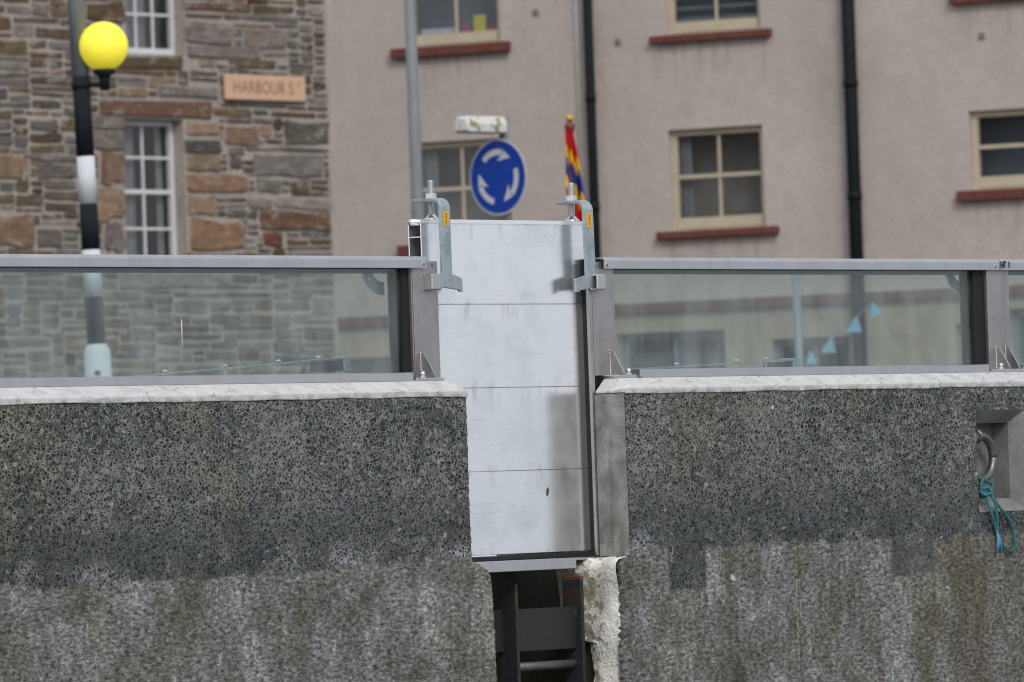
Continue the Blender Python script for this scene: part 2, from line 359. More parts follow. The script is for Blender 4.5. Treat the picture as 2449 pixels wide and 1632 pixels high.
def m_flag():
    k = NT('flag_cloth'); u = k.n('UVMap', uv_map='UVMap').outputs[0]; q = k.n('SeparateXYZ', {0: u}).outputs[1]
    red, yel, blu = (.50, .008, .012), (.75, .45, .01), (.02, .035, .24)
    c = k.ramp(q, [(0, red), (.17, red), (.175, yel), (.30, yel), (.305, blu), (.52, blu), (.525, yel), (.66, yel), (.665, red), (1, red)])
    return k.bsdf(c, .75, spec=.2)

def m_globe():
    k = NT('beacon_globe'); P = k.obj(); n = k.noise(P, 9., 4.)
    c = k.ramp(n, [(.3, (.84, .74, .05)), (.7, (.90, .82, .08))])
    return k.bsdf(c, .5, spec=.4, **{'Emission Color': (1., .82, .04, 1), 'Emission Strength': .28})

def m_stile():
    k = NT('rusting_stile'); P = k.pos(); z = k.n('SeparateXYZ', {0: P}).outputs[2]
    n1 = k.noise(P, 28., 5., .6); n2 = k.noise(P, 70., 4., .6)
    c = k.ramp(n2, [(.3, (.014, .015, .017)), (.7, (.030, .032, .035))])
    top = k.step(z, -.34, -.225)
    ru = k.step(k.math('ADD', n1, k.math('MULTIPLY', top, .22)), .66, .74)
    c = k.mix(ru, c, k.ramp(n2, [(.35, (.030, .018, .012)), (.65, (.065, .036, .024))]))
    c = k.mix(k.math('MULTIPLY', k.step(k.noise(P, 45., 2.), .68, .71), top), c, (.42, .37, .24))
    c = k.mix(k.step(k.math('ADD', z, k.math('MULTIPLY', n2, .006)), -.2195, -.217), c, (.11, .055, .03))
    return k.bsdf(c, .6, .1, bump=n2, strength=.3, dist=.002)

def m_white():
    k = NT('whitened_concrete'); P = k.pos(); y = k.n('SeparateXYZ', {0: P}).outputs[1]
    n1 = k.noise(P, 16., 5., .6); g = k.noise(P, 95., 4., .6); f = k.noise(P, 210., 3., .6)
    c = k.ramp(n1, [(.3, (.68, .65, .59)), (.7, (.84, .82, .77))])
    moss = k.step(k.math('ADD', k.noise(P, 34., 5., .65), k.math('MULTIPLY', y, 1.9)), .62, .76)
    c = k.mix(k.math('MULTIPLY', moss, .8), c, (.19, .165, .085))
    pit = k.step(g, .40, .34)
    c = k.mix(k.math('MULTIPLY', pit, .35), c, (.24, .22, .18))
    return k.bsdf(c, .9, bump=k.math('ADD', g, k.math('MULTIPLY', f, .5)), strength=.9, dist=.006, spec=.2)
def m_lamp():
    k = NT('lamp_shell'); P = k.obj(); n = k.noise(P, 7., 5., .7)
    c = k.mix(k.step(n, .54, .60), (.62, .62, .58), k.ramp(k.noise(P, 40., 3.), [(.3, (.16, .16, .06)), (.7, (.30, .28, .14))]))
    return k.bsdf(c, .55, spec=.3)

M = dict(
    quay=m_quay(), coping=m_coping(),
    reveal=m_concrete('reveal_concrete', (.15, .155, .15), (.34, .345, .335), (.085, .08, .055), .65, 1.3),
    white=m_white(), shell=m_lamp(),
    pocket=m_concrete('pocket_concrete', (.15, .15, .145), (.24, .24, .23), (.11, .11, .09), .4),
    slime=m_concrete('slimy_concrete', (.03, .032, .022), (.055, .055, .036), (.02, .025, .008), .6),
    alu=m_alu(),
    steel=m_metal('stainless_steel', (.58, .575, .59), .34, .95, .30, 9., brush=(3., 3., 500.), bumpy=.03),
    post=m_metal('weathered_steel', (.44, .425, .42), .42, .85, .5, 10., speck=.35, tint=(.7, .66, .6)),
    galv=m_metal('galvanised_steel', (.50, .56, .585), .40, .85, .7, 30., tint=(.66, .76, .80), speck=.3, bumpy=.12),
    lip=m_metal('lip_aluminium', (.93, .935, .94), .3, .7, .06, 8., bumpy=.0),
    bright=m_metal('bright_steel', (.72, .72, .73), .25, .95, .1, 30.),
    black_steel=m_metal('tarred_steel', (.020, .022, .025), .55, .1, .4, 18., speck=.3, tint=(1.6, 1.3, 1.), bumpy=.25),
    stile=m_stile(), rung=m_metal('worn_rung', (.13, .135, .14), .5, .4, .4, 30., speck=.3, tint=(.6, .5, .4), bumpy=.25),
    rust=m_metal('rusty_steel', (.12, .075, .055), .7, .3, .5, 40., tint=(1.4, .8, .5), bumpy=.3),
    dull=simple('dull_grey', (.16, .18, .17), .6, var=.15),
    rubber=simple('black_rubber', (.012, .013, .014), .55, spec=.3),
    dark_steel=simple('dark_channel', (.03, .036, .042), .5, .3),
    glass=m_glass('barrier_glass', (.79, .865, .855), .058, .15),
    pane=m_glass('window_glass', (.78, .80, .80), .06, .02),
    sticker=simple('yellow_sticker', (.78, .42, .02), .5, var=.06), ink=simple('black_ink', (.02, .02, .02), .6), scrawl=simple('pencil_mark', (.30, .35, .37), .6, .5), chalk=simple('white_smear', (.7, .72, .72), .7),
    ring=m_metal('ring_iron', (.20, .19, .195), .38, .75, .5, 30., tint=(.6, .5, .45), bumpy=.3),
    stone=m_stone(),
    mortar=m_concrete('lime_mortar', (.29, .255, .225), (.39, .35, .315), (.22, .195, .165), .4, .12, .3),
    ashlar=m_band(),
    cream=simple('cream_paint', (.50, .43, .32), .5, var=.08, nscale=6.), whitep=simple('white_paint', (.62, .62, .64), .45, var=.06, nscale=5.),
    sill=simple('red_sill', (.135, .040, .030), .8, var=.3, nscale=9.), fascia=simple('brown_band', (.15, .07, .06), .75, var=.2, nscale=3.),
    blackp=simple('black_pipe', (.010, .012, .014), .65, spec=.15), room=simple('dim_room', (.34, .32, .30), .9, var=.3, nscale=2.), room_dark=simple('dark_room', (.05, .047, .045), .9), room_blue=simple('drawn_blind', (.14, .165, .205), .8, var=.1),
    dullnet=simple('dull_net', (.21, .215, .225), .9, var=.1), curtain=simple('net_curtain', (.45, .45, .47), .9, var=.1), greyp=simple('plain_grey', (.20, .235, .27), .5, .2, var=.08, nscale=3.),
    galvpole=simple('grey_pole', (.185, .20, .205), .6, .0, var=.12, nscale=4.), bwhite=simple('beacon_white', (.60, .62, .65), .75, spec=.2, var=.08, nscale=6.), bblack=simple('beacon_black', (.013, .016, .019), .75, spec=.15, var=.2),
    globe=m_globe(), blue=simple('sign_blue', (.003, .040, .29), .5, spec=.2, var=.06, nscale=6.), swhite=simple('sign_white', (.50, .51, .52), .45, var=.05), lampw=simple('lamp_white', (.62, .62, .58), .5, var=.1, nscale=9.), algae=simple('green_algae', (.20, .19, .08), .8, var=.4, nscale=25.),
    flag=m_flag(), gold=simple('gilt', (.55, .33, .06), .35, .5), brownw=simple('brown_wood', (.14, .045, .03), .5),
    plaque=simple('sand_plaque', (.60, .385, .255), .75, var=.05, nscale=6.), letter=simple('carved_letter', (.22, .10, .065), .8),
    bunting=simple('blue_bunting', (.13, .31, .44), .8, var=.1), rope=simple('teal_rope', (.025, .16, .185), .8, var=.45, nscale=160., bump=.6),
    slate=simple('roof_slate', (.09, .09, .10), .7, var=.3, nscale=4.), asphalt=m_concrete('road_asphalt', (.045, .045, .047), (.06, .06, .06), (.04, .04, .04), .4, .05), paving=m_concrete('deck_paving', (.2, .2, .19), (.27, .27, .26), (.15, .15, .13), .4, .1),
    pinky=simple('magenta_card', (.45, .05, .16), .7), yelly=simple('yellow_card', (.55, .50, .06), .7), paper=simple('pale_paper', (.5, .52, .6), .8),
)
k = NT('harbour_water'); M['water'] = k.bsdf((.03, .045, .05), .12, bump=k.noise(k.pos(), .9, 4.), strength=.35, dist=.25)

# ------------------------------------------------------------------ setting
def structure(name, mb, m): return tag(mb.build(name, m), kind='structure')
structure('water', MB().add([(-2500, -3000, -2.4), (2500, -3000, -2.4), (2500, .3, -2.4), (-2500, .3, -2.4)], [(0, 1, 2, 3)]), M['water'])
structure('quay_deck', MB().add([(-60, .52, -.11), (60, .52, -.11), (60, 6, -.11), (-60, 6, -.11)], [(0, 1, 2, 3)]), M['paving'])
structure('road', MB().add([(-2500, 6, -.12), (2500, 6, -.12), (2500, 3000, -.12), (-2500, 3000, -.12)], [(0, 1, 2, 3)]), M['asphalt'])

# ------------------------------------------------------------------ quay walls
def jag(pts, step=.012, amp=.003):
    """resample an open polyline and roughen it"""
    out = [pts[0]]
    for (x0, z0), (x1, z1) in zip(pts, pts[1:]):
        n = max(1, int(math.hypot(x1-x0, z1-z0)/step))
        for i in range(1, n+1):
            f = i/n; j = amp if i < n else amp*.4
            out.append((x0+(x1-x0)*f+random.uniform(-j, j), z0+(z1-z0)*f+random.uniform(-j, j)*.5))
    return out
def rounded(mb, outline, y0, y1, r, mi=0):
    """outline (x,z, counter-clockwise) pushed back, its front edge rounded"""
    n = len(outline); cx = []
    for i in range(n):
        a, b, c = outline[i-1], outline[i], outline[(i+1) % n]
        tx, tz = c[0]-a[0], c[1]-a[1]; l = math.hypot(tx, tz) or 1
        cx.append((-tz/l, tx/l))
    def ring(ins, y): return [(p[0]+q[0]*ins, y, p[1]+q[1]*ins) for p, q in zip(outline, cx)]
    mb.loops([ring(r, y0), ring(r*.45, y0+r*.12), ring(r*.12, y0+r*.45), ring(0, y0+r), ring(0, y1)], mi=mi)
    return mb

ql = thing('quay_wall', (-3, .2, -2.4), 'dark pebble faced quay wall with cracked white coping left of the aluminium flood boards', 'quay wall')
edge = jag([(-.097, -2.4), (-.097, -.62)], .05, .004) + jag([(-.097, -.62), (-.096, -.44), (-.099, -.30), (-.106, -.205), (-.117, -.185), (-.150, -.168), (-.174, -.160), (-.176, -.02), (-.175, .222), (-.178, .232)], .007, .0022)[1:]
rounded(MB(), [(-7, -2.4)] + edge + [(-7, .232)], 0, .47, .007).build('wall_face', M['quay'], ql)
def coping(x0, x1, parent, end=0.):
    yb = .0944 if end else .47
    prof0 = [(-.003, .229), (-.003, .243), (.045, .268), (yb, .268), (yb, .229)]
    n = 60; L = []
    if end:   # splayed end
        L.append([(x0, y, z if z < .25 else .236+.0001*i) for i, (y, z) in enumerate(prof0)])
        L.append([(x0+end, y, z) for y, z in prof0])
        xs = x0+end
    else:
        L.append([(x0, y, z) for y, z in prof0]); xs = x0
    for i in range(1, n+1):
        x = xs+(x1-xs)*i/n
        j = random.uniform(-.001, .001)
        L.append([(x, y+(j if b == 0 else 0), z+(random.uniform(-.0022, .0012) if b == 0 else 0)) for b, (y, z) in enumerate(prof0)])
    cm = MB().loops(L)
    if end: cm.box(.484, x1, .0946, .47, .229, .2678)
    return cm.build('coping', M['coping'], parent, bevel=.002)
coping(-7, -.176, ql)

qr = thing('quay_wall', (3, .2, -2.4), 'dark pebble faced quay wall with mooring ring recess right of the aluminium flood boards', 'quay wall')
RX0, RZ0, RX1, RZ1 = 1.886, -.096, 2.105, .168        # the mooring recess
mb = MB()
xs = [.428, RX0, RX1, 7.]; zs = [-.170, RZ0, RZ1, .232]
for i in range(3):
    for j in range(3):
        if i == 1 and j == 1: continue
        mb.add([(xs[i], 0, zs[j]), (xs[i+1], 0, zs[j]), (xs[i+1], 0, zs[j+1]), (xs[i], 0, zs[j+1])], [(0, 1, 2, 3)])
mb.loops([[(.428, 0, z), (.428, .0948, z), (.482, .0948, z), (.482, .47, z)] for z in (-.17, .232)], close=False, cap0=False, cap1=False)
mb.add([(.482, .47, -.17), (7, .47, -.17), (7, .47, .232), (.482, .47, .232)], [(0, 1, 2, 3)])
mb.build('wall_face', M['quay'], qr)
d1, ins, d2 = .032, .033, .085
ax0, az0, ax1, az1 = RX0+ins, RZ0+ins, RX1-ins, RZ1-ins
o4 = [(RX0, 0, RZ0), (RX1, 0, RZ0), (RX1, 0, RZ1), (RX0, 0, RZ1)]; i4 = [(ax0, d1, az0), (ax1, d1, az0), (ax1, d1, az1), (ax0, d1, az1)]; b4 = [(x, d2, z) for x, y, z in i4]
MB().loops([o4, i4, b4], cap0=False).build('ring_recess', M['pocket'], qr)
coping(.428, 7, qr, end=.036)
# smooth concrete on the reveal, standing 3 mm proud of the pebble facing
MB().add([(.425, .004, -.166), (.425, .0944, -.166), (.425, .0944, .229), (.425, .004, .229), (.43, .0035, -.166), (.43, .0035, .229), (.4278, .0944, -.166), (.4278, .0944, .229)], [(0, 1, 2, 3), (0, 3, 5, 4), (1, 6, 7, 2), (3, 2, 7, 5)]).build('reveal', M['reveal'], qr)
e2 = jag([(.424, -.1702), (.405, -.1735), (.395, -.181), (.390, -.195), (.388, -.30), (.385, -.44), (.384, -.62)], .007, .0028) + jag([(.384, -.62), (.384, -2.4)], .05, .004)[1:]
mb = MB(); rows = [[(7, 0, z), (.46, 0, z), (x+.009, 0, z), (x+.003, .0012, z), (x+.0008, .004, z), (x, .008, z), (x, .014, z)] for x, z in sorted(e2, key=lambda q: -q[1])]
rows[0] = [(a_, b_, -.170) for a_, b_, _ in rows[0]]
mb.loops(rows, close=False, cap0=False, cap1=False).build('wall_base', M['quay'], qr)
# whitened side of the base: a lumpy sheet running back into the ladder slot
mb = MB(); NY, NZ = 16, 70
vs = []
for j in range(NZ+1):
    z = -.172-(.75*j/NZ)
    wdt = .195 if z > -.375 else max(.085, .10-(-.375-z)*.2)
    for i in range(NY+1):
        f = i/NY; y = .008+wdt*f
        x = .386+random.uniform(-.0022, .0022)+.004*sin(z*40)+.006*sin(y*55+z*13)
        if j == 0: x += .012
        vs.append((x, y, z+(random.uniform(-.002, .002) if j else .004*sin(i))))
fs = [(j*(NY+1)+i, j*(NY+1)+i+1, (j+1)*(NY+1)+i+1, (j+1)*(NY+1)+i) for j in range(NZ) for i in range(NY)]
mb.add(vs, fs, smooth=True)
# ledge on top, running back under the flood boards
lv = []
for j in range(9):
    for i in range(NY+1):
        x0_, y0_, z0_ = vs[i]
        lv.append((x0_+(.46-x0_)*j/8, y0_, -.169+random.uniform(-.002, .002)+(0 if j else z0_+.169)))
mb.add(lv, [(j*(NY+1)+i, j*(NY+1)+i+1, (j+1)*(NY+1)+i+1, (j+1)*(NY+1)+i) for j in range(8) for i in range(NY)], smooth=True)
mb.build('reveal', M['white'], qr)
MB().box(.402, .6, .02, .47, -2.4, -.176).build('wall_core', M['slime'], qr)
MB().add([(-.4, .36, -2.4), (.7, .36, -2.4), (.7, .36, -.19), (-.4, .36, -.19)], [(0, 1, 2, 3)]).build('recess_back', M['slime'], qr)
MB().box(1.01, 1.018, -.004, .001, .183, .192).prism_y([(.822, -.225), (.834, -.228), (.838, -.238), (.828, -.243), (.820, -.236)], -.003, .001).build('paint_chip', M['coping'], qr)

# ------------------------------------------------------------------ sill under the boards
sl_ = thing('steel_threshold', (.1, .12, -.19), 'grey steel threshold angle lying under the flood boards above the ladder', 'threshold')
MB().box(-.174, .277, .05, .056, -.192, -.166, .0012).build('front_plate', M['steel'], sl_)
MB().box(-.174, .277, .0565, .20, -.1725, -.166, .001).box(.2775, .48, .104, .20, -.1725, -.166, .001).build('top_plate', M['steel'], sl_)
MB().box(-.17, .478, .105, .15, -.1655, -.1545, .002).build('rubber_seal', M['rubber'], sl_)

# ------------------------------------------------------------------ flood boards (each one lifts out)
BX0, BX1, BY0, BY1, BH = -.179, .466, .122, .163, .2015
def board_mesh(z0, top=False):
    z1 = z0+BH; mb = MB(); t = .003
    mb.box(BX0, BX1, BY0, BY0+t, z0+.0006, z1-.0006, .0008, seg=1)       # front skin
    mb.box(BX0, BX1, BY1-t, BY1, z0+.0006, z1-.0006, .0008, seg=1)
    for zz in (z0+.002, z0+.075, z1-.042, z1-.006):
        mb.box(BX0, BX1, BY0+t, BY1-t, zz, zz+.003)
    return mb
bz = [.0, 0., 0., 0.]
for i, lab in enumerate(['topmost aluminium flood board gripped by two clamps', 'second aluminium flood board from the top, just under the clamp hooks',
                         'third aluminium flood board from the top, level with the coping', 'bottom aluminium flood board resting on a black rubber seal']):
    z0 = .6545-BH*(i+1)
    r_ = thing('flood_board', (.145, .1425, z0), lab, 'flood board', 'aluminium flood boards stacked in the opening')
    board_mesh(z0).build('board_panel', M['alu'], r_)
    if i == 0:
        MB().prism_x([(BY0-.004, z0+BH-.008), (BY0-.004, z0+BH+.001), (BY0+.014, z0+BH+.001), (BY0+.014, z0+BH-.002), (BY0-.001, z0+BH-.002), (BY0-.001, z0+BH-.008)], BX0-.003, BX1).build('top_lip', M['lip'], r_)
        MB().tube([(BX0-.001, BY1-.008, z0+BH-.004), (BX1, BY1-.008, z0+BH-.004)], .008, 12).build('edge_bead', M['alu'], r_)
    if i == 3:   # a deep dark gouge
        MB().add([(.262, BY0-.0004, .004), (.268, BY0-.0004, .008), (.270, BY0-.0004, -.002), (.266, BY0-.0004, -.012), (.262, BY0-.0004, -.016), (.258, BY0-.0004, -.008)], [(0, 1, 2, 3, 4, 5)]).build('gouge', M['rust'], r_)

# ------------------------------------------------------------------ glass barriers
def rail_profile(y0=.083, y1=.143, z0=.538, z1=.566, r=.009):
    p = [(y0, z0)]
    for k_ in range(6):
        a = pi-(pi/2)*k_/5; p.append((y0+r+r*cos(a), z1-r+r*sin(a)))
    for k_ in range(6):
        a = pi/2-(pi/2)*k_/5; p.append((y1-r+r*cos(a), z1-r+r*sin(a)))
    return p+[(y1, z0), (y1-.003, z0), (y1-.003, z1-.004), (y0+.003, z1-.004), (y0+.003, z0)]
def rail(x0, x1, parent):
    o = MB().prism_x(rail_profile(), x0, x1).build('handrail', M['steel'], parent)
    return o
def screw(x, z, parent, y=.083):
    mb = MB(); L = []
    for rr, yy in ((.0001, y-.001), (.0045, y-.001), (.0062, y-.0004), (.0065, y+.002)):
        L.append([(x+rr*cos(2*pi*q/14), yy, z+rr*sin(2*pi*q/14)) for q in range(14)])
    o = mb.loops(L, smooth=False).build('screw', M['bright'], parent)
    MB().box(x-.0016, x+.0016, y-.0018, y-.0008, z-.003, z+.003).build('screw_slot', M['ink'], o) if o.parent and not o.parent.parent else None
    return o
def post(x0, x1, parent, slot=0, top=.555):
    """front flange, web and back flange; slot=+1/-1: which side holds the boards"""
    o = MB().box(x0, x1, .095, .103, .276, top, .001)
    o.box((x0+x1)/2-.02, (x0+x1)/2+.02, .103, .168, .276, top-.004); o.box(x0, x1, .168, .176, .276, top, .001)
    po = o.build('post', M['post'], parent)
    if slot < 0:  # a lip beside the flange carries on down the face of the opening
        MB().box(.4185, .4315, .0962, .1052, -.164, top-.004, .001).build('slot_edge', M['post'], parent)
    elif slot > 0: MB().box(-.2515, -.2475, .097, .104, .28, top-.004, .001).build('slot_edge', M['post'], parent)
    return po
def gusset(x, parent, t=.006):
    o = MB().prism_x([(.094, .2765), (.094, .338), (.089, .339), (.084, .335), (.0515, .282), (.0515, .2765)], x-t/2, x+t/2).build('gusset', M['post'], parent, bevel=.001)
    mb = MB(); n = 12
    for i in range(n): mb.lathe([(.001, -.0028), (.0022, -.001), (.0022, .001), (.001, .0028)], (x-t/2-.001, .0935, .28+.056*i/(n-1)), 8)
    mb.build('weld_bead', M['steel'], o)
def foot_bolt(x, y, parent, z=.2765):
    o = MB().lathe([(.0075, 0), (.0075, .003), (.0055, .0035), (.0055, .007)], (x, y, z), 6, smooth=False).lathe([(.0068, .007), (.0068, .010), (.006, .0135), (.0035, .016), (.0005, .0168)], (x, y, z), 14).build('bolt', M['bright'], parent)
def baseplate(x0, x1, parent, cut=0.):
    pts = [(x0, .062 if cut else .05), (x0+cut, .05), (x1, .05), (x1, .18), (x0, .18)] if cut else [(x0, .05), (x1, .05), (x1, .18), (x0, .18)]
    MB().loops([[(x, y, .2685) for x, y in pts], [(x, y, .2762) for x, y in pts]]).build('base_plate', M['steel'], parent, bevel=.0012)
def keeper(x0, x1, parent, opening):
    mb = MB(); mb.box(x0, x1, .070, .076, .485, .524, .003)
    mb.box(*( (x1-.006, x1) if opening < 0 else (x0, x0+.006) ), .0755, .0948, .486, .523)
    mb.box(x0+.001, x1-.001, .0758, .0948, .519, .523); mb.box(x0+.001, x1-.001, .0758, .0948, .486, .489)
    mb.build('clamp_keeper', M['steel'], parent, bevel=.0008)
def pane(x0, x1, parent):
    g = MB().box(x0, x1, .113, .125, .287, .5385).build('glass_pane', M['glass'], parent)
    MB().box(x0, x1, .1262, .130, .5265, .539).build('rail_shade_strip', M['dull'], parent)  # added dark strip standing in for the shade under the handrail
    return g
def channel(x0, x1, parent):
    MB().prism_x([(.055, .2692), (.055, .288), (.058, .2895), (.112, .2895), (.112, .2692), (.058, .2692)], x0, x1).prism_x([(.047, .2688), (.047, .2712), (.0548, .2722), (.0548, .2688)], x0, x1).build('bottom_channel', M['steel'], parent)
def gasket(x0, x1, parent):
    MB().box(x0, x1, .1045, .112, .2898, .5375).build('gasket', M['rubber'], parent)
    MB().box(x0+.001, x1, .128, .150, .27, .55).build('side_channel', M['dark_steel'], parent)
def corner_bracket(x, parent):      # perforated curved stay behind the glass, high against the post
    mb = MB(); n = 10; L0 = []; L1 = []
    for i in range(n+1):
        a = pi+ (pi/2)*i/n
        L0.append((x+.012+.075*cos(a)*1., .536+.075*sin(a)*.8)); 
        L1.append((x+.012+.046*cos(a)*.95, .536+.036*sin(a)*.8))
    pts = L0+L1[::-1]
    o = mb.prism_y(pts, .150, .155).build('corner_bracket', M['galv'], parent)
    for a in (pi*1.15, pi*1.32):
        cx_, cz_ = x+.012+.063*cos(a), .536+.060*sin(a)*.8
        MB().loops([[(cx_+.004*cos(2*pi*q/10), yy, cz_+.0045*sin(2*pi*q/10)) for q in range(10)] for yy in (.1485, .1502)]).build('bolt', M['bright'], o)
def brace(x0, z0, x1, z1, parent, ts, y=.27):
    dx = x1-x0
    def zz(t): return z0+(z1-z0)*t
    mb = MB().loops([[(x0, y, z0-.004), (x0, y+.03, z0-.004), (x0, y+.03, z0), (x0, y, z0)], [(x1, y, z1-.004), (x1, y+.03, z1-.004), (x1, y+.03, z1), (x1, y, z1)]])
    mb.box(x1-.012, x1+.012, y-.003, y+.04, z1-.032, z1+.002, .003)
    b_ = mb.build('brace_bar', M['galv'], parent)
    MB().box(x1-.10, x1-.014, y+.001, y+.028, z1-.034, z1-.008).build('brace_box', M['dark_steel'], b_)
    for t in ts:
        x = x0+dx*t
        MB().tube([(x, y+.012, zz(t)-.02), (x, y+.012, zz(t)+.004)], .0035, 8).lathe([(.007, 0), (.007, .003), (.004, .005), (.0005, .0055)], (x, y+.012, zz(t)+.003), 10).build('bolt', M['bright'], b_)

gl = thing('glass_flood_barrier', (-1, .11, .268), 'single glass flood barrier with steel handrail on the left quay wall', 'glass barrier')
rail(-7, -.209, gl); screw(-.2195, .5475, gl)
post(-.247, -.156, gl, 1); baseplate(-.300, -.197, gl); gusset(-.226, gl); foot_bolt(-.262, .062, gl); keeper(-.206, -.169, gl, 1)
pane(-6.9, -.249, gl); channel(-7, -.3045, gl); gasket(-.277, -.2518, gl); corner_bracket(-.30, gl)
brace(-1.02, .297, -.295, .334, gl, (.13, .42, .68, .88))
MB().add([(-1.0512, .1126, .42), (-1.0488, .1126, .42), (-1.048, .1126, .408), (-1.05, .1126, .35), (-1.052, .1126, .408)], [(0, 1, 2, 3, 4)]).build('white_streak', M['chalk'], gl)
MB().box(-.229, -.227, .0942, .0949, .544, .548).build('screw_hole', M['ink'], gl) if False else None

gr = thing('glass_flood_barrier', (1.3, .11, .268), 'long glass flood barrier with a middle post on the right quay wall', 'glass barrier')
rail(.467, 2.1325, gr); rail(2.1345, 7, gr); screw(.4775, .5475, gr); screw(2.115, .5475, gr)
post(.432, .517, gr, -1); baseplate(.463, .540, gr); gusset(.494, gr); foot_bolt(.524, .064, gr); keeper(.422, .456, gr, -1)
pane(.519, 2.086, gr); channel(.5565, 2.031, gr); gasket(2.040, 2.0895, gr); corner_bracket(2.05, gr)
brace(.70, .294, 1.475, .316, gr, (.06, .38, .70, .86))
post(2.090, 2.188, gr); baseplate(2.035, 2.30, gr); gusset(2.122, gr); gusset(2.165, gr); foot_bolt(2.094, .062, gr); foot_bolt(2.205, .062, gr)
pane(2.190, 6.9, gr); channel(2.3045, 7, gr)
MB().box(.432, .466, .0955, .14, .5555, .5625).build('post_cap', M['rubber'], gr)
# tape remnants on the rail joint
mb = MB()
for x0_, x1_, z0_, z1_ in ((2.138, 2.142, .542, .561), (2.148, 2.152, .542, .561), (2.142, 2.148, .549, .553), (2.155, 2.158, .545, .562), (2.158, 2.162, .556, .562), (2.174, 2.178, .543, .560)):
    mb.box(x0_, x1_, .0820, .0829, z0_, z1_)
mb.build('black_mark', M['ink'], gr)
# black rubber lip between slot edge and boards
MB().box(.424, .462, .1056, .1215, -.160, .553).build('gasket', M['rubber'], gr)
for o_, x_ in ((gl, -.1745), (gr, .4475)):
    MB().box(x_-.0022, x_+.0022, .0942, .0949, .5425, .547).build('screw_hole', M['ink'], o_)

# ------------------------------------------------------------------ clamps
def clamp(x0, s, label, tilt):
    """x0: left edge of the 44 mm bar; s: side the hook's free end points to"""
    x1 = x0+.036; xm = (x0+x1)/2; t = .008; yb = .090
    c = thing('board_clamp', (xm, .14, .66), label, 'clamp', 'clamps holding down the flood boards')
    # bent flat bar: up the front, rounded over, back across the top of the board
    out = [(yb-t, .515)]; inn = [(yb, .515)]; Ro = .026; zc = .7065-Ro
    for q in range(9):
        a = pi-(pi/2)*q/8
        out.append((yb-t+Ro+Ro*cos(a), zc+Ro*sin(a))); inn.append((yb-t+Ro+(Ro-t)*cos(a), zc+(Ro-t)*sin(a)))
    out.append((.172, .7065)); inn.append((.172, .7065-t))
    bar_ = MB(); n = len(out)
    L = [[(x, y, z) for y, z in out+inn[::-1]] for x in (x0, x1)]
    L = [[(x+(.015*tilt*(z-.515)/.19), y, z) for x, y, z in l] for l in L]
    bar_.loops(L)
    bo = bar_.build('bar', M['galv'], c, bevel=.0015)
    lx, rx = (x0-.036, x1+.036) if s > 0 else (x0-.036, x1+.004)
    if s > 0: pts = [(x0-.034, .490), (x0+.01, .491), (x1+.026, .485), (x1+.026, .481), (x1+.036, .481), (x1+.036, .5135), (x1+.002, .523), (x0-.034, .521)]
    else: pts = [(x1+.036, .490), (x1-.01, .489), (x0-.030, .485), (x0-.030, .480), (x0-.044, .480), (x0-.044, .512), (x0-.002, .522), (x1+.036, .521)]
    if s < 0: pts = pts[::-1]
    MB().prism_y(pts, yb-.0085, yb-.0005).build('hook', M['galv'], c, bevel=.001)
    xr = xm+(.023 if s > 0 else .010); yr = .145
    prof = []
    z = .664
    while z < .748: prof += [(.0066, z), (.0076, z+.0012)]; z += .0024
    MB().lathe([(.0002, prof[0][1])]+prof+[(.006, z+.001), (.0002, z+.001)], (xr, yr, 0), 14).build('threaded_rod', M['galv'], c)
    MB().lathe([(.0135, .7068), (.0135, .7185), (.0115, .7198), (.009, .7199)], (xr, yr, 0), 6, smooth=False).lathe([(.0165, .7064), (.0165, .7078), (.01, .7079)], (xr, yr, 0), 16).build('nut', M['bright'], c)
    MB().lathe([(.0002, .6562), (.0175, .6562), (.0178, .6595), (.013, .6628), (.009, .668), (.0075, .670)], (xr, yr, 0), 18).build('swivel_foot', M['bright'], c)
    sx0, sx1 = x0+.008+.010*tilt, x0+.028+.010*tilt
    st = MB().box(sx0, sx1, yb-t-.0007, yb-t-.0001, .640, .674).build('sticker', M['sticker'], c)
    vs, fs = text2d('PB10', .0125, 1.02)
    MB().add([((sx0+sx1)/2+ty*1.0, yb-t-.0009, .657-tx*1.0) for tx, ty in vs], fs).build('lettering', M['ink'], st)
    if s > 0:
        vs, fs = text2d('509', .026, 1.0)
        MB().add([(xm+.004+ty*.62, yb-t-.0003, .598-tx*1.5) for tx, ty in vs], fs).build('pencil_mark', M['scrawl'], c)
    return c
clamp(-.151, 1, 'galvanised clamp with yellow sticker and faint pencil writing, over the boards by the left post', 0.)
clamp(.397, -1, 'galvanised clamp with yellow sticker and no pencil writing, over the boards by the right post', -.25)

# ------------------------------------------------------------------ ladder
ld = thing('quay_ladder', (.23, .13, -2.3), 'black steel ladder with rusty stile tops in the slot below the boards', 'ladder')
for xs_, ztop in ((.100, -.222), (.352, -.212)):
    MB().box(xs_, xs_+.011, .10, .158, -2.3, ztop, .0015).build('stile', M['stile'], ld)
MB().box(.00, .0995, .140, .150, -.388, -.285, .002).box(.1115, .3515, .118, .128, -.388, -.285, .002).build('cross_plate', M['black_steel'], ld)
for zr in (-.425, -.675, -.925, -1.175, -1.425, -1.675, -1.925):
    MB().tube([(.110, .130, zr), (.353, .130, zr)], .0105, 14).build('rung', M['rung'], ld)

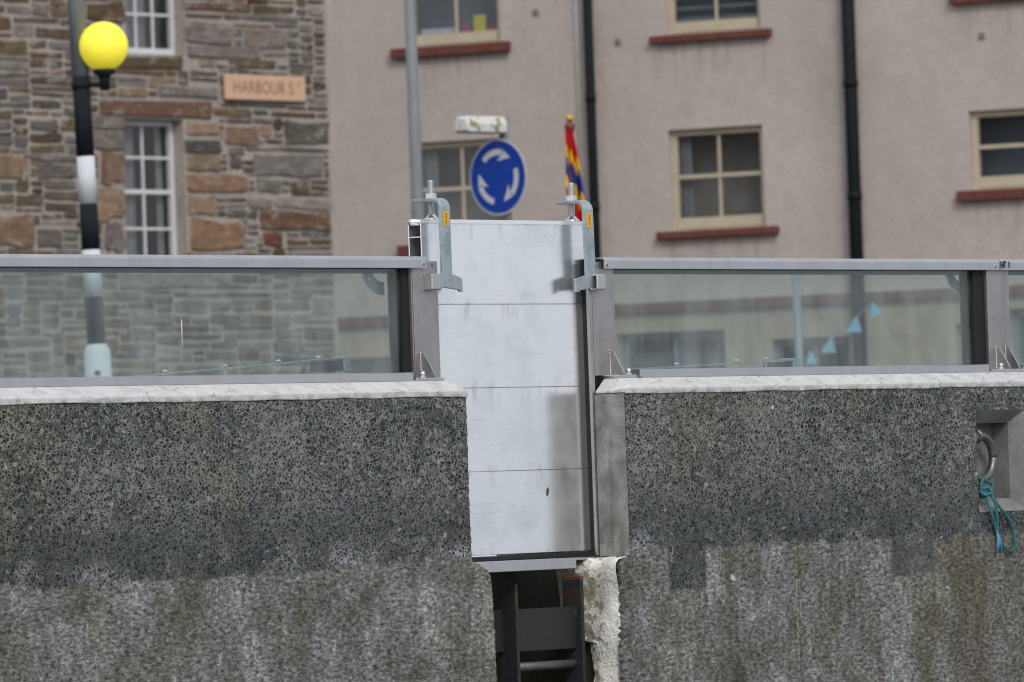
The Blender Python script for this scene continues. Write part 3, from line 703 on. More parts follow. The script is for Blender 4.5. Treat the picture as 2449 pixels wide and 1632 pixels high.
# ------------------------------------------------------------------ mooring ring and rope
mr = thing('mooring_ring', (1.94, .05, .1), 'dull iron mooring ring hanging in the recess of the right wall', 'mooring ring')
cx_, cz_, rr_ = 1.958, .046, .057
MB().tube([(cx_+rr_*cos(a), .052-.020*sin((a))*0-.010, cz_+rr_*sin(a)) for a in [2*pi*i/40 for i in range(41)]], .0115, 14).build('ring', M['ring'], mr)
MB().tube([(cx_-.01, .085, cz_+rr_+.012), (cx_-.01, .04, cz_+rr_+.014), (cx_-.01, .028, cz_+rr_), (cx_-.01, .04, cz_+rr_-.014), (cx_-.01, .085, cz_+rr_-.012)], .008, 10).build('staple', M['ring'], mr)
rp = thing('mooring_rope', (1.93, .0, -.02), 'frayed teal rope knotted on the mooring ring with a hanging loop', 'rope')
def spl(pts, n=10):
    pts = [Vector(p) for p in pts]; P_ = [pts[0]]+pts+[pts[-1]]; out = []
    for i in range(1, len(P_)-2):
        a, b, c, d = P_[i-1:i+3]
        for q in range(n):
            t = q/n; out.append(.5*((2*b)+(c-a)*t+(2*a-5*b+4*c-d)*t*t+(3*b-a-3*c+d)*t**3))
    return out+[pts[-1]]
def rope(pts, r, mb, tw=900.):
    p = spl(pts); s_ = 0; 
    for ph in (0, 2*pi/3, 4*pi/3):
        path = []; s_ = 0
        for i, q in enumerate(p):
            if i: s_ += (q-p[i-1]).length
            path.append(q+Vector((cos(s_*tw+ph), .4*sin(s_*tw+ph), sin(s_*tw+ph)*.5))*r*.5)
        mb.tube(path, r*.62, 7)
    return mb
WP = Face(Vector((0, 0, 0)), Vector((1, 0, 0)))
def wp(px, py, y): x, z = WP.at(px, py, y); return (x, y, z)
knot = MB()
rope([wp(2352, 1143, .02), wp(2346, 1160, .005), wp(2352, 1180, .0), wp(2368, 1172, -.004), wp(2372, 1160, .0), wp(2358, 1150, .002)], .0055, knot)
rope([wp(2344, 1176, .004), wp(2356, 1184, -.008), wp(2370, 1178, -.010), wp(2360, 1166, -.006), wp(2350, 1170, .0)], .0055, knot)
rope([wp(2350, 1150, .035), wp(2342, 1170, .02), wp(2346, 1190, .01), wp(2360, 1186, -.006)], .0055, knot)
knot.build('knot', M['rope'], rp)
rope([wp(2356, 1182, -.004), wp(2366, 1215, -.012), wp(2378, 1250, -.012), wp(2386, 1282, -.012), wp(2394, 1312, -.012)], .005, MB()).build('strand', M['rope'], rp)
rope([wp(2368, 1182, -.004), wp(2380, 1205, -.014), wp(2384, 1240, -.014), wp(2386, 1270, -.014), wp(2396, 1300, -.012), wp(2412, 1318, -.010), wp(2426, 1308, -.010), wp(2424, 1270, -.010), wp(2410, 1238, -.010), wp(2392, 1216, -.013), wp(2378, 1195, -.012)], .005, MB()).build('loop', M['rope'], rp)
mb = MB()
for i in range(9):
    a = wp(2386+random.uniform(-4, 3), 1275+random.uniform(-6, 10), -.014); b = wp(2390+random.uniform(-9, 9), 1312+random.uniform(-6, 9), -.014)
    mb.tube([a, ((a[0]+b[0])/2+random.uniform(-.002, .002), -.016, (a[2]+b[2])/2), b], .0016, 5)
mb.build('frayed_end', M['bunting'], rp)

# ------------------------------------------------------------------ buildings
def cut_wall(mb, x0, x1, z0, z1, ops, depth, mi=0, y=0., mi_rev=None):
    xs = sorted({x0, x1}|{o[0] for o in ops}|{o[2] for o in ops}); zs = sorted({z0, z1}|{o[1] for o in ops}|{o[3] for o in ops})
    for i in range(len(xs)-1):
        for j in range(len(zs)-1):
            cx, cz = (xs[i]+xs[i+1])/2, (zs[j]+zs[j+1])/2
            if any(o[0] < cx < o[2] and o[1] < cz < o[3] for o in ops): continue
            mb.add([(xs[i], y, zs[j]), (xs[i+1], y, zs[j]), (xs[i+1], y, zs[j+1]), (xs[i], y, zs[j+1])], [(0, 1, 2, 3)], mi)
    for a, b, c, d in ops:
        q = [(a, b), (c, b), (c, d), (a, d)]
        mb.loops([[(x, y, z) for x, z in q], [(x, y+depth, z) for x, z in q]], cap0=False, cap1=False, mi=mi if mi_rev is None else mi_rev)
    return mb
def bars(mb, x0, z0, x1, z1, y, dp, w_):      # a rectangular frame of four bars
    mb.box(x0, x1, y, y+dp, z1-w_, z1); mb.box(x0, x1, y, y+dp, z0, z0+w_)
    mb.box(x0, x0+w_, y+.001, y+dp-.001, z0+w_, z1-w_); mb.box(x1-w_, x1, y+.001, y+dp-.001, z0+w_, z1-w_)
def sash(parent, x0, z0, x1, z1, y, fm, cols=2, rows=(1, 1), fw=.045, bw=.025, bottom=.07, mid=None, curt=(), back='room', split=True):
    """sliding sash window: box frame, meeting rail, glazing bars, panes, and what stands just inside"""
    wroot = MB(); bars(wroot, x0, z0, x1, z1, y, .07, fw); wroot.box(x0+fw, x1-fw, y-.012, y+.05, z0+fw*.4, z0+bottom)
    wo_ = wroot.build('window', fm, parent)
    zm = mid if mid is not None else (z0+bottom+z1-fw)/2
    g = MB()
    if split: g.box(x0+fw, x1-fw, y+.012, y+.055, zm-.024, zm+.024)
    for (a, b, nr) in ((z0+bottom, zm-.024 if split else zm, rows[1]), (zm+.024 if split else zm, z1-fw, rows[0])):
        for c in range(1, cols):
            xx = x0+fw+(x1-x0-2*fw)*c/cols; g.box(xx-bw/2, xx+bw/2, y+.02, y+.045, a, b)
        for q in range(1, nr):
            zz = a+(b-a)*q/nr; g.box(x0+fw, x1-fw, y+.021, y+.044, zz-bw/2, zz+bw/2)
    g.build('glazing_bars', fm, wo_)
    MB().add([(x0+fw, y+.033, z0+.02), (x1-fw, y+.033, z0+.02), (x1-fw, y+.033, z1-fw), (x0+fw, y+.033, z1-fw)], [(0, 1, 2, 3)]).build('pane', M['pane'], wo_)
    MB().loops([[(x0, y+.072, z0), (x1, y+.072, z0), (x1, y+.072, z1), (x0, y+.072, z1)], [(x0-.1, y+.6, z0-.1), (x1+.1, y+.6, z0-.1), (x1+.1, y+.6, z1+.1), (x0-.1, y+.6, z1+.1)]], cap0=False).build('room_inside', M[back], wo_)
    for ca, cb, cm in curt:
        n = 8; L = [[], []]
        vs = []
        for i in range(n+1):
            f = i/n; xx = x0+fw+(x1-x0-2*fw)*(ca+(cb-ca)*f)
            for zz in (z0+.05, z1-.03): vs.append((xx, y+.12+.02*sin(f*14), zz))
        MB().add(vs, [(2*i, 2*i+2, 2*i+3, 2*i+1) for i in range(n)], smooth=True).build('curtain', M[cm], wo_)
    return wo_

# --- stone house
PSI = R(51.)
cor = at_depth(797, 500, 80.)
FS = Face(cor, rh*cos(PSI)+dh*sin(PSI))
sh = thing('stone_house', (FS.o.x, FS.o.y, -.12), 'rubble stone house with white sash windows behind the left glass', 'house', rz=FS.a)
def L_(z): return z+.12      # the house stands on the road
s1 = FS.rect(297, 285, 443, 648); s2 = FS.rect(297, -240, 437, 131)
s1 = (s1[0], s1[1], s1[2], s1[3]); ops = [(a, L_(b), c, L_(d)) for a, b, c, d in (s1, s2)]
mb = MB()
cut_wall(mb, -9., 0., 0., 9.5, ops, .16, 0)
mb.add([(0, 0, 0), (0, 7, 0), (0, 7, 9.5), (0, 0, 9.5)], [(0, 1, 2, 3)], 0); mb.add([(-9, 0, 0), (-9, 7, 0), (-9, 7, 9.5), (-9, 0, 9.5)], [(0, 1, 2, 3)], 0); mb.add([(-9, 7, 0), (0, 7, 0), (0, 7, 9.5), (-9, 7, 9.5)], [(0, 1, 2, 3)], 0)
TAN, ORG, GRY, DGR, BRN, OLV, RED = (.26, .178, .122), (.255, .158, .102), (.165, .148, .132), (.115, .105, .095), (.125, .085, .056), (.125, .096, .060), (.18, .075, .05)
def put_stone(u0, z0, u1, z1, col, pr=None, gap=.012, rnd=.35):
    """one squared rubble stone, worn round at the corners, standing a little proud of the mortar"""
    u0 += gap*random.uniform(.4, 1.2); u1 -= gap*random.uniform(.4, 1.2); z0 += gap*random.uniform(.3, 1.); z1 -= gap*random.uniform(.3, 1.)
    w_, h_ = u1-u0, z1-z0
    if w_ < .03 or h_ < .02: return
    r_ = min(h_*rnd, w_*.3)*random.uniform(.6, 1.2); pts = []
    for cx, cz, a0 in ((u1-r_, z0+r_, -pi/2), (u1-r_, z1-r_, 0), (u0+r_, z1-r_, pi/2), (u0+r_, z0+r_, pi)):
        rj = random.uniform(.6, 1.15)
        for q in range(4):
            a = a0+(pi/2)*q/3
            pts.append((cx+r_*rj*cos(a)+random.uniform(-.08, .08)*h_, cz+r_*rj*sin(a)+random.uniform(-.07, .07)*h_))
    # edges sag and bulge, the whole stone sits a little out of level
    wob = []
    for i_, (x_, z_) in enumerate(pts):
        wob.append((x_, z_)); x2, z2 = pts[(i_+1) % len(pts)]
        if math.hypot(x2-x_, z2-z_) > .12:
            for t_ in (.33, .67): wob.append((x_+(x2-x_)*t_+random.uniform(-.04, .04)*h_, z_+(z2-z_)*t_+random.uniform(-.11, .08)*h_))
    ra = random.uniform(-.03, .03); tz_ = random.uniform(-.10, .10); um, zm_ = (u0+u1)/2, (z0+z1)/2
    pts = [(um+(x_-um)-(z_-zm_)*ra, zm_+(z_-zm_)*(1+tz_*(x_-um)/max(w_, .1)*2)+(x_-um)*ra*.7) for x_, z_ in wob]
    pr = pr or random.uniform(.008, .028); cx, cz = (u0+u1)/2, (z0+z1)/2
    def ring(s_, y): return [(cx+(x-cx)*(1-s_*.06/max(w_, .1)), y, cz+(z-cz)*(1-s_*.03/max(h_, .05))) for x, z in pts]
    tl = random.uniform(-.006, .006)
    L = [ring(0, .002), ring(.25, -pr*.6), ring(1, -pr)]
    n = len(pts); b = len(mb.v)
    vs = [p for l in L for p in l]
    fs = [(k_*n+i, k_*n+(i+1) % n, (k_+1)*n+(i+1) % n, (k_+1)*n+i) for k_ in range(2) for i in range(n)]+[tuple(2*n+i for i in range(n))]
    v_ = random.uniform(.72, 1.25); c_ = tuple(max(0, q*v_+random.uniform(-.008, .008)) for q in col)
    mb.add(vs, fs, 1, False, c_)
mb.col = [(1, 1, 1, 1)]*len(mb.v)
keep = list(ops); special = []
for x0, y0, x1, y1, c in [
    (236, 238, 507, 284, (.20, .12, .085)), (214, 272, 297, 312, GRY), (222, 316, 297, 362, GRY), (236, 366, 297, 443, TAN), (214, 446, 298, 522, TAN), (246, 524, 298, 606, GRY),
    (444, 290, 523, 328, TAN), (440, 333, 528, 367, DGR), (444, 371, 526, 411, TAN), (444, 415, 593, 461, ORG), (446, 465, 516, 517, TAN), (452, 521, 580, 600, ORG), (444, 604, 560, 648, TAN), (232, 608, 297, 650, TAN),
    (-20, 370, 56, 432, TAN), (-20, 510, 79, 592, ORG), (440, 50, 557, 108, GRY), (580, 68, 684, 116, (.20, .165, .14)), (446, 110, 622, 142, GRY), (536, 298, 618, 350, (.19, .12, .095)), (678, 285, 786, 347, DGR), (606, 366, 772, 426, (.20, .19, .185)), (618, 505, 790, 552, BRN), (628, 556, 676, 592, RED),
    (262, 132, 437, 166, OLV), (282, 650, 512, 693, (.24, .225, .20)), (437, 5, 600, 30, BRN), (610, 428, 672, 462, GRY), (86, 545, 148, 594, GRY), (86, 390, 178, 430, DGR), (545, 140, 660, 168, OLV), (376, 205, 520, 236, GRY), (205, 5, 297, 55, BRN)]:
    a, b, c2, d = FS.rect(x0, y0, x1, y1); r_ = (a, L_(b), c2, L_(d)); special.append((r_, c)); keep.append(r_)
for r_, c in special: put_stone(*r_, c, pr=.03, gap=.012, rnd=.16)
sgn = FS.rect(528, 182, 719, 242)
# rubble: fill upward along a ragged skyline
pal = [(GRY, 5), (DGR, 5), (OLV, 5), (BRN, 4), (TAN, 1.2), (RED, .15), ((.24, .22, .19), 2)]
def pick():
    t_ = random.uniform(0, sum(q for _, q in pal))
    for c, q in pal:
        t_ -= q
        if t_ <= 0: return c
    return GRY
step_ = .05; ncol = int(7.6/step_); U0 = -7.6; ZT = L_(6.4)
sky_ = [L_(.55)+random.uniform(0, .06) for _ in range(ncol)]
def hit_keep(u0, z0, u1, z1):
    return [k_ for k_ in keep if u0 < k_[2]-.004 and u1 > k_[0]+.004 and z0 < k_[3]-.004 and z1 > k_[1]+.004]
guard = 0
while guard < 9000:
    guard += 1
    i = min(range(ncol), key=lambda q: sky_[q]); z = sky_[i]
    if z > ZT: break
    j = i
    while j < ncol and sky_[j] <= z+.022: j += 1
    i0 = i
    while i0 > 0 and sky_[i0-1] <= z+.022: i0 -= 1
    wmax = j-i0; z = max(sky_[i0:j])
    wv = min(wmax, max(4, int(random.choice([random.uniform(.2, .45), random.uniform(.3, .75), random.uniform(.45, 1.0)])/step_)))
    if wmax-wv < 4: wv = wmax
    h_ = random.choice([random.uniform(.055, .085), random.uniform(.07, .13), random.uniform(.10, .19)])
    if wv <= 5: h_ = min(h_, .15)
    u0, u1 = U0+i0*step_, U0+(i0+wv)*step_
    hk = hit_keep(u0, z, u1, z+h_)
    if hk:
        k_ = min(hk, key=lambda q: max(q[1], 0))
        if k_[1] > z+.045 : h_ = k_[1]-z; put_stone(u0, z, u1, z+h_, pick()); 
        elif k_[1] > z+.004: h_ = k_[1]-z
        else:
            # clip sideways
            segs = [(u0, u1)]
            for q in hk:
                ns = []
                for a, b in segs:
                    if q[0] > a: ns.append((a, min(b, q[0])))
                    if q[2] < b: ns.append((max(a, q[2]), b))
                segs = [t_ for t_ in ns if t_[1]-t_[0] > .001]
            h_ = min(h_, min(q[3] for q in hk)-z) if min(q[3] for q in hk)-z > .05 else .05
            for a, b in segs:
                if b-a > .07 and not hit_keep(a, z, b, z+h_): put_stone(a, z, b, z+h_, pick())
    else: put_stone(u0, z, u1, z+h_, pick())
    for q in range(i0, i0+wv): sky_[q] = z+h_
mb.build('wall', [M['mortar'], M['stone']], sh)
a, b, c, d = ops[0]; sash(sh, a+.02, b, c-.005, d-.01, .15, M['whitep'], 2, (2, 2), .055, .028, .09, mid=L_(FS.at(350, 459, .15)[1]), curt=((.0, .48, 'dullnet'), (.86, 1., 'dullnet')), back='room_dark')
a, b, c, d = ops[1]; sash(sh, a+.02, b, c-.005, d-.01, .15, M['whitep'], 3, (2, 2), .045, .028, .08, mid=(b+d)/2, curt=((.0, .66, 'dullnet'),), back='room_dark')
MB().loops([[(-9.3, -.3, 9.45), (-9.3, 3.5, 12.4), (-9.3, 7.3, 9.45)], [(.3, -.3, 9.45), (.3, 3.5, 12.4), (.3, 7.3, 9.45)]]).build('roof', M['slate'], sh)

pl = thing('street_sign', (FS.o.x, FS.o.y, 0), 'pinkish sandstone street name plaque lettered HARBOUR ST on the stone house', 'street sign', rz=FS.a)
a, b, c, d = sgn
MB().box(a, c, -.075, -.03, b, d, .012).build('plaque', M['plaque'], pl)
vs, fs = text2d('HARBOUR S', (d-b)*.70, 1.04)
wd = max(q[0] for q in vs)-min(q[0] for q in vs); sc = (c-a)*.74/wd
mb = MB().add([((a+c)/2-(c-a)*.035+x*sc, -.0765, (b+d)/2-.005+y*1.02) for x, y in vs], fs)
vs, fs = text2d('T', (d-b)*.36); mb.add([(c-(c-a)*.085+x*1.2, -.0765, (b+d)/2+(d-b)*.12+y) for x, y in vs], fs)
mb.build('lettering', M['letter'], pl)

# --- rendered houses
PR = R(28.)
cr = at_depth(1420, 500, 90.)
FR = Face(cr, rh*cos(PR)-dh*sin(PR))
uL = FR.at(690, 400)[0]; uM = FR.at(2048, 350)[0]; uR = uM+13.
band_hi, band_lo = FR.at(1900, 708)[1], FR.at(1900, 730)[1]
def house(label, x0, x1, wins, shops, damp):
    dr = []
    for wdef in wins:
        e, f, g_, hh = FR.rect(*wdef['sill']); dr.append((e, g_, L_(f)))
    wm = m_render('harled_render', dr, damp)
    h = thing('rendered_house', (FR.o.x, FR.o.y, -.12), label, 'house', 'pink rendered houses along the street', rz=FR.a)
    ops = []
    for wdef in wins:
        a, b, c, d = FR.rect(*wdef['r']); ops.append((a, L_(b), c, L_(d)))
    zb_ = L_(band_lo)-.012
    mb = MB(); cut_wall(mb, x0, x1, zb_, 9.2, ops, .13, 0)
    mb.add([(x0, 0, 0), (x0, 7, 0), (x0, 7, 9.2), (x0, 0, 9.2)], [(0, 1, 2, 3)], 0); mb.add([(x1, 0, 0), (x1, 7, 0), (x1, 7, 9.2), (x1, 0, 9.2)], [(0, 1, 2, 3)], 0)
    mb.add([(x0, 7, 0), (x1, 7, 0), (x1, 7, 9.2), (x0, 7, 9.2)], [(0, 1, 2, 3)], 0)
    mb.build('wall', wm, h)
    sops = []
    for sdef in shops:
        a, b, c, d = FR.rect(*sdef['r']); sops.append((a, L_(b), c, L_(d)))
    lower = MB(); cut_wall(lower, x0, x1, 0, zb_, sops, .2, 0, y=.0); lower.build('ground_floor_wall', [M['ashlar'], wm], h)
    MB().box(x0, x1, -.07, -.002, L_(band_lo), L_(band_hi)).build('string_course', M['fascia'], h)
    for (a, b, c, d), sdef in zip(sops, shops):
        o = MB(); bars(o, a, b, c, d, .14, .06, .09); o = o.build('shop_window', M['greyp'], h)
        g = MB(); g.box((a+c)/2-.03, (a+c)/2+.03, .145, .195, b+.09, d-.09); g.build('mullion', M['greyp'], o)
        MB().add([(a+.05, .17, b+.05), (c-.05, .17, b+.05), (c-.05, .17, d-.05), (a+.05, .17, d-.05)], [(0, 1, 2, 3)]).build('pane', M['pane'], o)
        MB().loops([[(a, .202, b), (c, .202, b), (c, .202, d), (a, .202, d)], [(a, 1.6, b), (c, 1.6, b), (c, 1.6, d), (a, 1.6, d)]], cap0=False).build('room_inside', M[sdef.get('back', 'room')], o)
        if sdef.get('blind'): MB().add([(a+.09, .26, b+.09), (c-.09, .26, b+.09), (c-.09, .26, d-.25), (a+.09, .26, d-.25)], [(0, 1, 2, 3)]).build('blind', M[sdef['blind']], o)
    for (a, b, c, d), wdef in zip(ops, wins):
        wo_ = sash(h, a+.005, b+.003, c-.005, d-.004, .085, M['cream'], wdef.get('cols', 2), (1, 1), .075, .035, .16, curt=wdef.get('curt', ()), back=wdef.get('back', 'room'), split=True)
        if 'sill' in wdef:
            e, f, g_, hh = FR.rect(*wdef['sill']); MB().box(e, g_, -.10, .08, L_(f), b-.002 if abs(L_(hh)-b) < .12 else L_(hh), .012).build('sill', M['sill'], h)
        for (fx0, fx1, fz1, mm) in wdef.get('stuff', ()):
            xa, xb = a+.07+(c-a-.14)*fx0, a+.07+(c-a-.14)*fx1
            MB().box(xa, xb, .2, .23, b+.10, b+.10+fz1, .005).build('window_card', M[mm], wo_)
        if wdef.get('slats'):
            g = MB()
            for q in range(9): g.box(a+.08, c-.08, .17, .20, b+.18+q*.14, b+.22+q*.14)
            g.build('blind', M['greyp'], wo_)
    MB().loops([[(x0-.1, -.35, 9.15), (x0-.1, 3.5, 12.), (x0-.1, 7.3, 9.15)], [(x1+.1, -.35, 9.15), (x1+.1, 3.5, 12.), (x1+.1, 7.3, 9.15)]]).build('roof', M['slate'], h)
    return h
winsA = [dict(r=(985, 336, 1212, 580), sill=(957, 588, 1246, 612), curt=((0, .16, 'dullnet'),)),
         dict(r=(968, -150, 1192, 108), sill=(940, 106, 1222, 133), back='room_blue', stuff=((.03, .44, .14, 'paper'), (.53, .60, .17, 'pinky'), (.66, .80, .28, 'yelly'), (.84, .96, .12, 'pinky'))),
         dict(r=(1600, 305, 1826, 548), sill=(1576, 547, 1864, 567), curt=((0, .12, 'dullnet'),)),
         dict(r=(1588, -160, 1815, 78), sill=(1558, 77, 1847, 97), back='room_blue', slats=True)]
shopsA = [dict(r=(1478, 794, 1736, 1010), blind='greyp'), dict(r=(815, 856, 955, 1010), back='room_blue'), dict(r=(1846, 808, 2034, 1000), back='room_blue')]
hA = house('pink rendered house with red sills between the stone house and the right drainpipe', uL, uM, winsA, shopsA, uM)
winsB = [dict(r=(2318, 258, 2600, 448), sill=(2293, 449, 2640, 474), back='room_blue', cols=1),
         dict(r=(2300, -260, 2570, -30), sill=(2275, -20, 2600, 1), back='room_blue', cols=1)]
shopsB = [dict(r=(2290, 775, 2352, 1010), blind='greyp'), dict(r=(2414, 735, 2600, 1010), blind='greyp')]
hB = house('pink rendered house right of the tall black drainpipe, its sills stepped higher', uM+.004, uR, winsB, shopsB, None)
def pipe(px, y_off, r_, parent, joints, mat='blackp', name='drainpipe', zlo=0.):
    x = FR.at(px, 350)[0]
    o = MB().tube([(x, -y_off, zlo), (x, -y_off, 9.1)], r_, 14).build(name, M[mat], parent)
    for py in joints:
        z = L_(FR.at(px, py)[1]); MB().lathe([(r_*.8, -.05), (r_*1.13, -.05), (r_*1.13, .05), (r_*.8, .05)], (x, -y_off, z), 14).box(x-.015, x+.015, -y_off, -.002, z-.02, z+.02).build('collar', M[mat], o)
pipe(1424, .09, .062, hA, (235, 495)); pipe(2048, .11, .085, hA, (200, 470))
pipe(1390, .03, .018, hA, (), 'curtain', 'cable_duct', L_(band_hi))
# small wall vents
for px, py, hh in ((1281, 30, hA), (1478, 100, hA), (2348, 86, hB)):
    x, z = FR.at(px, py); MB().box(x-.04, x+.04, -.025, -.002, L_(z)-.04, L_(z)+.04, .008).build('wall_vent', M['dull'], hh)

# ------------------------------------------------------------------ street furniture
def upright(px0, py0, px1, py1, d):
    """foot and top of a post seen from (px0,py0) up to (px1,py1), standing at depth d"""
    a, b = at_depth(px0, py0, d), at_depth(px1, py1, d); return a, b
# Belisha beacon
D = 43.
a, b = upright(224, 712, 181.5, 0, D); ax = (b-a).normalized()
def on(py): t = (py-712)/(0-712); return a+(b-a)*t
foot = a-ax*((a.z+.12)/ax.z)
bc = thing('crossing_beacon', foot, 'black and white banded crossing beacon with a glowing yellow globe', 'beacon')
def seg(name, p, q, r0, r1, m, par=bc): return MB().tube([p, q], [r0, r1], 20).build(name, m, par)
rad = lambda py: (41+3.2*py/604)/2*D/FPX
for y0, y1, m in ((-330, 183, 'galvpole'), (183, 375, 'bblack'), (375, 488, 'bwhite'), (488, 598, 'bblack'), (598, 710, 'bwhite'), (710, 823, 'bblack')):
    seg('band', on(y1), on(y0), rad(y1), rad(max(y0, -100)), M[m])
MB().tube([foot, on(840), on(823)], [.084, .082, .057], 20).build('base', M['bwhite'], bc)
pb = on(893)-CD*0
MB().loops([[pb-dh*.0835+rh*(.02*cos(q))+up*(.018*sin(q)) for q in [2*pi*i/12 for i in range(12)]], [pb-dh*.087+rh*(.018*cos(q))+up*(.016*sin(q)) for q in [2*pi*i/12 for i in range(12)]]]).build('lock', M['dark_steel'], bc)
gc = at_depth(247, 111, D-.02); gr_ = 59*D/FPX
MB().lathe([(gr_*sin(pi*i/24)+.0001, -gr_*cos(pi*i/24)) for i in range(25)], gc, 32).build('globe', M['globe'], bc)
base_ = MB().lathe([(.062, -gr_*.985), (.066, -gr_*.93), (.066, -gr_*.985-.022), (.04, -gr_*.985-.03), (.034, -gr_-.05), (.034, -gr_-.058), (.032, -gr_-.06), (.032, -gr_-.115), (.012, -gr_-.12)], gc, 18)
arm0 = on(203); arm1 = Vector((gc.x, gc.y, gc.z-gr_-.085))
base_.tube([arm1, arm0], .019, 10).build('lamp_arm', M['bblack'], bc)
MB().tube([on(212), on(195)], rad(200)+.008, 18).build('clamp_band', M['bblack'], bc)
# lighting column
D = 60.
a, b = upright(1001, 560, 979, 0, D); ax = (b-a).normalized(); foot = a-ax*((a.z+.12)/ax.z)
lc = thing('lamp_column', foot, 'tall plain grey lighting column standing left of the blue roundabout sign', 'lamp column')
t1 = a+ax*5.2
MB().tube([foot+ax*1.1, a, t1], [.060, .056, .036], 20).build('column', M['galvpole'], lc)
MB().tube([foot, foot+ax*1.1], .085, 20).box(foot.x-.05, foot.x+.05, foot.y-.092, foot.y-.08, .2, .75).build('base_sleeve', M['galvpole'], lc)
MB().tube([t1, t1+up*.25-dh*.15-rh*.1, t1+up*.32-dh*.7-rh*.4], .03, 10).build('outreach_arm', M['galvpole'], lc)
MB().tube([t1+up*.32-dh*.65-rh*.36, t1+up*.33-dh*.9-rh*.5, t1+up*.32-dh*1.3-rh*.75], [.04, .1, .05], 12).build('lantern', M['lampw'], lc)
# roundabout sign
D = 55.; al = R(42.)
nrm = -rh*sin(al)-dh*cos(al); su = rh*cos(al)-dh*sin(al)
sc_ = at_depth(1190.5, 424, D); sr = 91.5*D/FPX
pp = sc_-nrm*.09
rs = thing('roundabout_sign', (pp.x, pp.y, -.12), 'round blue roundabout sign with three white arrows and a lamp on top', 'road sign')
def disc(r0, y0, y1, n=48): return [[sc_+su*(r0*cos(2*pi*i/n))+up*(r0*sin(2*pi*i/n))+nrm*y for i in range(n)] for y in (y0, y1)]
MB().loops(disc(sr, -.006, 0)).build('sign_plate', M['swhite'], rs)
MB().loops(disc(sr*.955, .0005, .002)).build('blue_face', M['blue'], rs)
for a0, a1 in ((137, 46), (17, -74), (256, 170)):
    n = 10; ri, ro, rm = .575*sr, .735*sr, .655*sr; L1, L2 = [], []
    ah = a1+30
    for i in range(n+1):
        q = R(a0+(ah-a0)*i/n); L1.append((ri*cos(q), ri*sin(q))); L2.append((ro*cos(q), ro*sin(q)))
    q = R(ah); tp = R(a1)
    pts = L2+[(.90*sr*cos(q-.02), .90*sr*sin(q-.02)), (rm*1.05*cos(tp), rm*1.05*sin(tp)), (.41*sr*cos(q-.02), .41*sr*sin(q-.02))]+L1[::-1]
    # barbed head
    vs = [sc_+su*x+up*z+nrm*.0035 for x, z in pts]; m_ = len(L2)
    fs = [(i, i+1, len(pts)-2-i, len(pts)-1-i) for i in range(n)]
    hb = R(ah+16)
    vs2 = [sc_+su*(r_*cos(t_))+up*(r_*sin(t_))+nrm*.0036 for r_, t_ in ((.88*sr, hb), (rm*1.04, tp), (.42*sr, hb), (ri, R(ah)), (rm, R(ah-4)), (ro, R(ah)))]
    o = MB().add(vs, fs).add(vs2, [(0, 1, 4, 5), (1, 2, 3, 4)])
    o.build('arrow', M['swhite'], rs)
pt = at_depth(1203, 278, D)
MB().tube([(pp.x, pp.y, -.12), (pp.x, pp.y, pt.z-.1)], .040, 16).build('sign_post', M['galvpole'], rs)
MB().tube([(pp.x, pp.y, pt.z-.16), (pp.x, pp.y, pt.z)], [.036, .047], 16).build('post_cap', M['galvpole'], rs)
for dz in (-.15, .12):
    q = Vector((pp.x, pp.y, sc_.z+dz)); MB().loops([[q+su*x+up*z+nrm*y for x, z in ((-.06, -.02), (.06, -.02), (.06, .02), (-.06, .02))] for y in (.03, .0835)]).build('bracket', M['galvpole'], rs)
lm = MB(); lp = Vector((pp.x, pp.y, pt.z-.07)); ll, hw = .50, .085
prof = [(-hw, -.065), (hw, -.065), (hw*1.05, .0), (hw*.7, .065), (-hw*.7, .065), (-hw*1.05, .0)]
L = []
for t_, s_ in ((.03, .75), (.06, 1.), (ll-.03, 1.), (ll, .75)): L.append([lp+nrm*t_+su*(x*s_)+up*(z*s_) for x, z in prof])
lm.loops(L).build('sign_lamp', M['shell'], rs, bevel=.01)
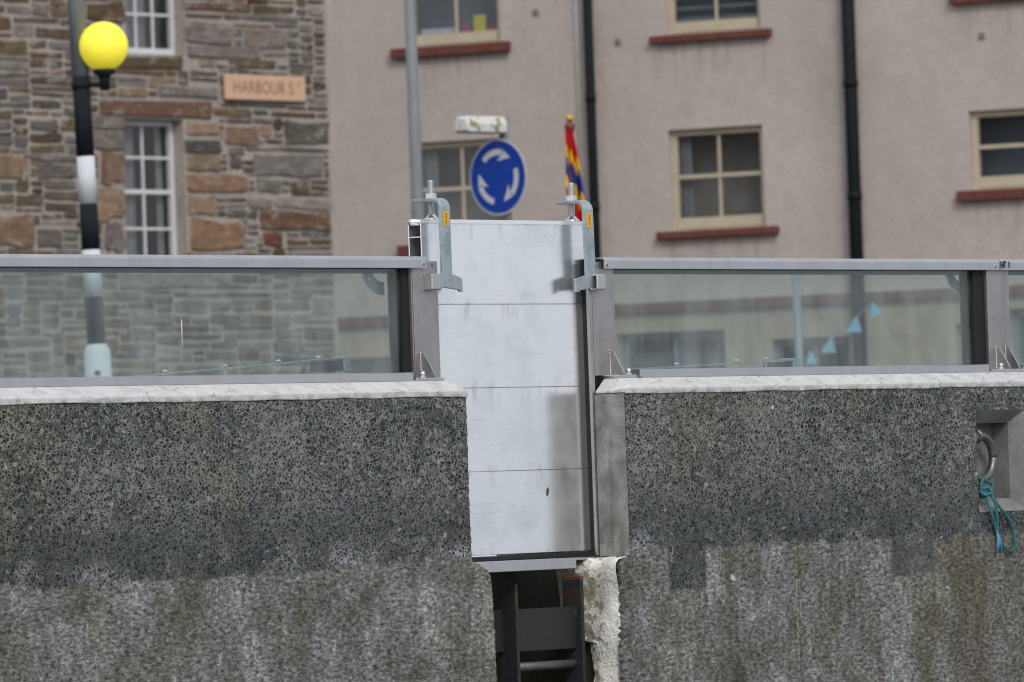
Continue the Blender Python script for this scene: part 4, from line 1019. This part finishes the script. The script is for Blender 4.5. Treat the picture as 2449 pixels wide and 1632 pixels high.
# flag
D = 50.
ft = at_depth(1362, 296, D); px_m = D/FPX
fp = thing('flag', (ft.x, ft.y, -.12), 'furled red, yellow and blue flag on a pole with gilt finial', 'flag')
MB().tube([(ft.x, ft.y, -.12), (ft.x, ft.y, ft.z-.01)], .022, 12).build('flagpole', M['brownw'], fp)
MB().lathe([(.03, -.06), (.038, -.03), (.042, -.012), (.03, .004), (.016, .012)], ft, 14).build('pole_cap', M['brownw'], fp)
MB().lathe([(.012, .008), (.026, .022), (.030, .038), (.022, .056), (.006, .066), (.001, .082)], ft, 14).build('finial', M['gold'], fp)
cl = MB(); cl.uv = []; nz, nu = 40, 44; vs = []
for j in range(nz+1):
    f = j/nz; drop = .66*f
    wL = .036+.004*f; wR = .026+.165*max(0, drop-.04)+.008*f
    for i in range(nu+1):
        g = i/nu; fold = sin(g*pi*5.0+f*1.2)
        x = -wL+(wL+wR)*g + .010*sin(f*9+g*6)*f
        y = -.030-.05*(.25+f)*fold*(.4+.6*g)
        vs.append(Vector((ft.x, ft.y, ft.z-.045-drop-.05*g*f))+rh*x+dh*y)
        q = drop+.03*fold-1.0*(x+wL); cl.uv.append((g, max(0., min(1., (q-.02)/.62*1.))))
cl.add(vs, [(j*(nu+1)+i, j*(nu+1)+i+1, (j+1)*(nu+1)+i+1, (j+1)*(nu+1)+i) for j in range(nz) for i in range(nu)], smooth=True)
cl.build('flag_cloth', M['flag'], fp)
# short grey post and bunting seen through the right pane
D = 60.
a, b = upright(1912, 870, 1901, 640, D); ax = (b-a).normalized(); foot = a-ax*((a.z+.12)/ax.z)
gp = thing('street_post', foot, 'short pale grey street post behind the right glass pane', 'post')
MB().tube([foot, b], [.040, .032], 14).build('shaft', M['greyp'], gp); MB().lathe([(.036, -.02), (.042, 0), (.03, .03), (.001, .04)], b, 14).build('cap', M['greyp'], gp)
D = 62.
pts = [at_depth(x, y, D+i*.02) for i, (x, y) in enumerate(((2080, 728), (2030, 775), (1975, 825), (1935, 852), (1912, 872)))]
bu = thing('bunting', pts[0], 'string of light blue pennants sagging from the drainpipe behind the right pane', 'bunting')
MB().tube(spl(pts, 5), .004, 6).build('string', M['greyp'], bu)
for (x, y), s_, rt in (((2088, 742), .9, 2.0), ((2040, 778), 1.05, .3), ((1980, 828), 1.0, .25), ((1936, 858), .85, 1.3)):
    c0 = at_depth(x, y, D-.05); w_ = 20*s_*D/FPX
    tri = [(-1., -.7), (.9, -.9), (.55, 1.1)]
    f0 = [c0+rh*(w_*(x_*cos(rt*.3)-z_*sin(rt*.3)))+up*(w_*(x_*sin(rt*.3)+z_*cos(rt*.3)))+dh*(.02*i) for i, (x_, z_) in enumerate(tri)]
    f1 = [q+dh*.004 for q in f0]
    MB().loops([f0, f1]).build('pennant', M['bunting'], bu)
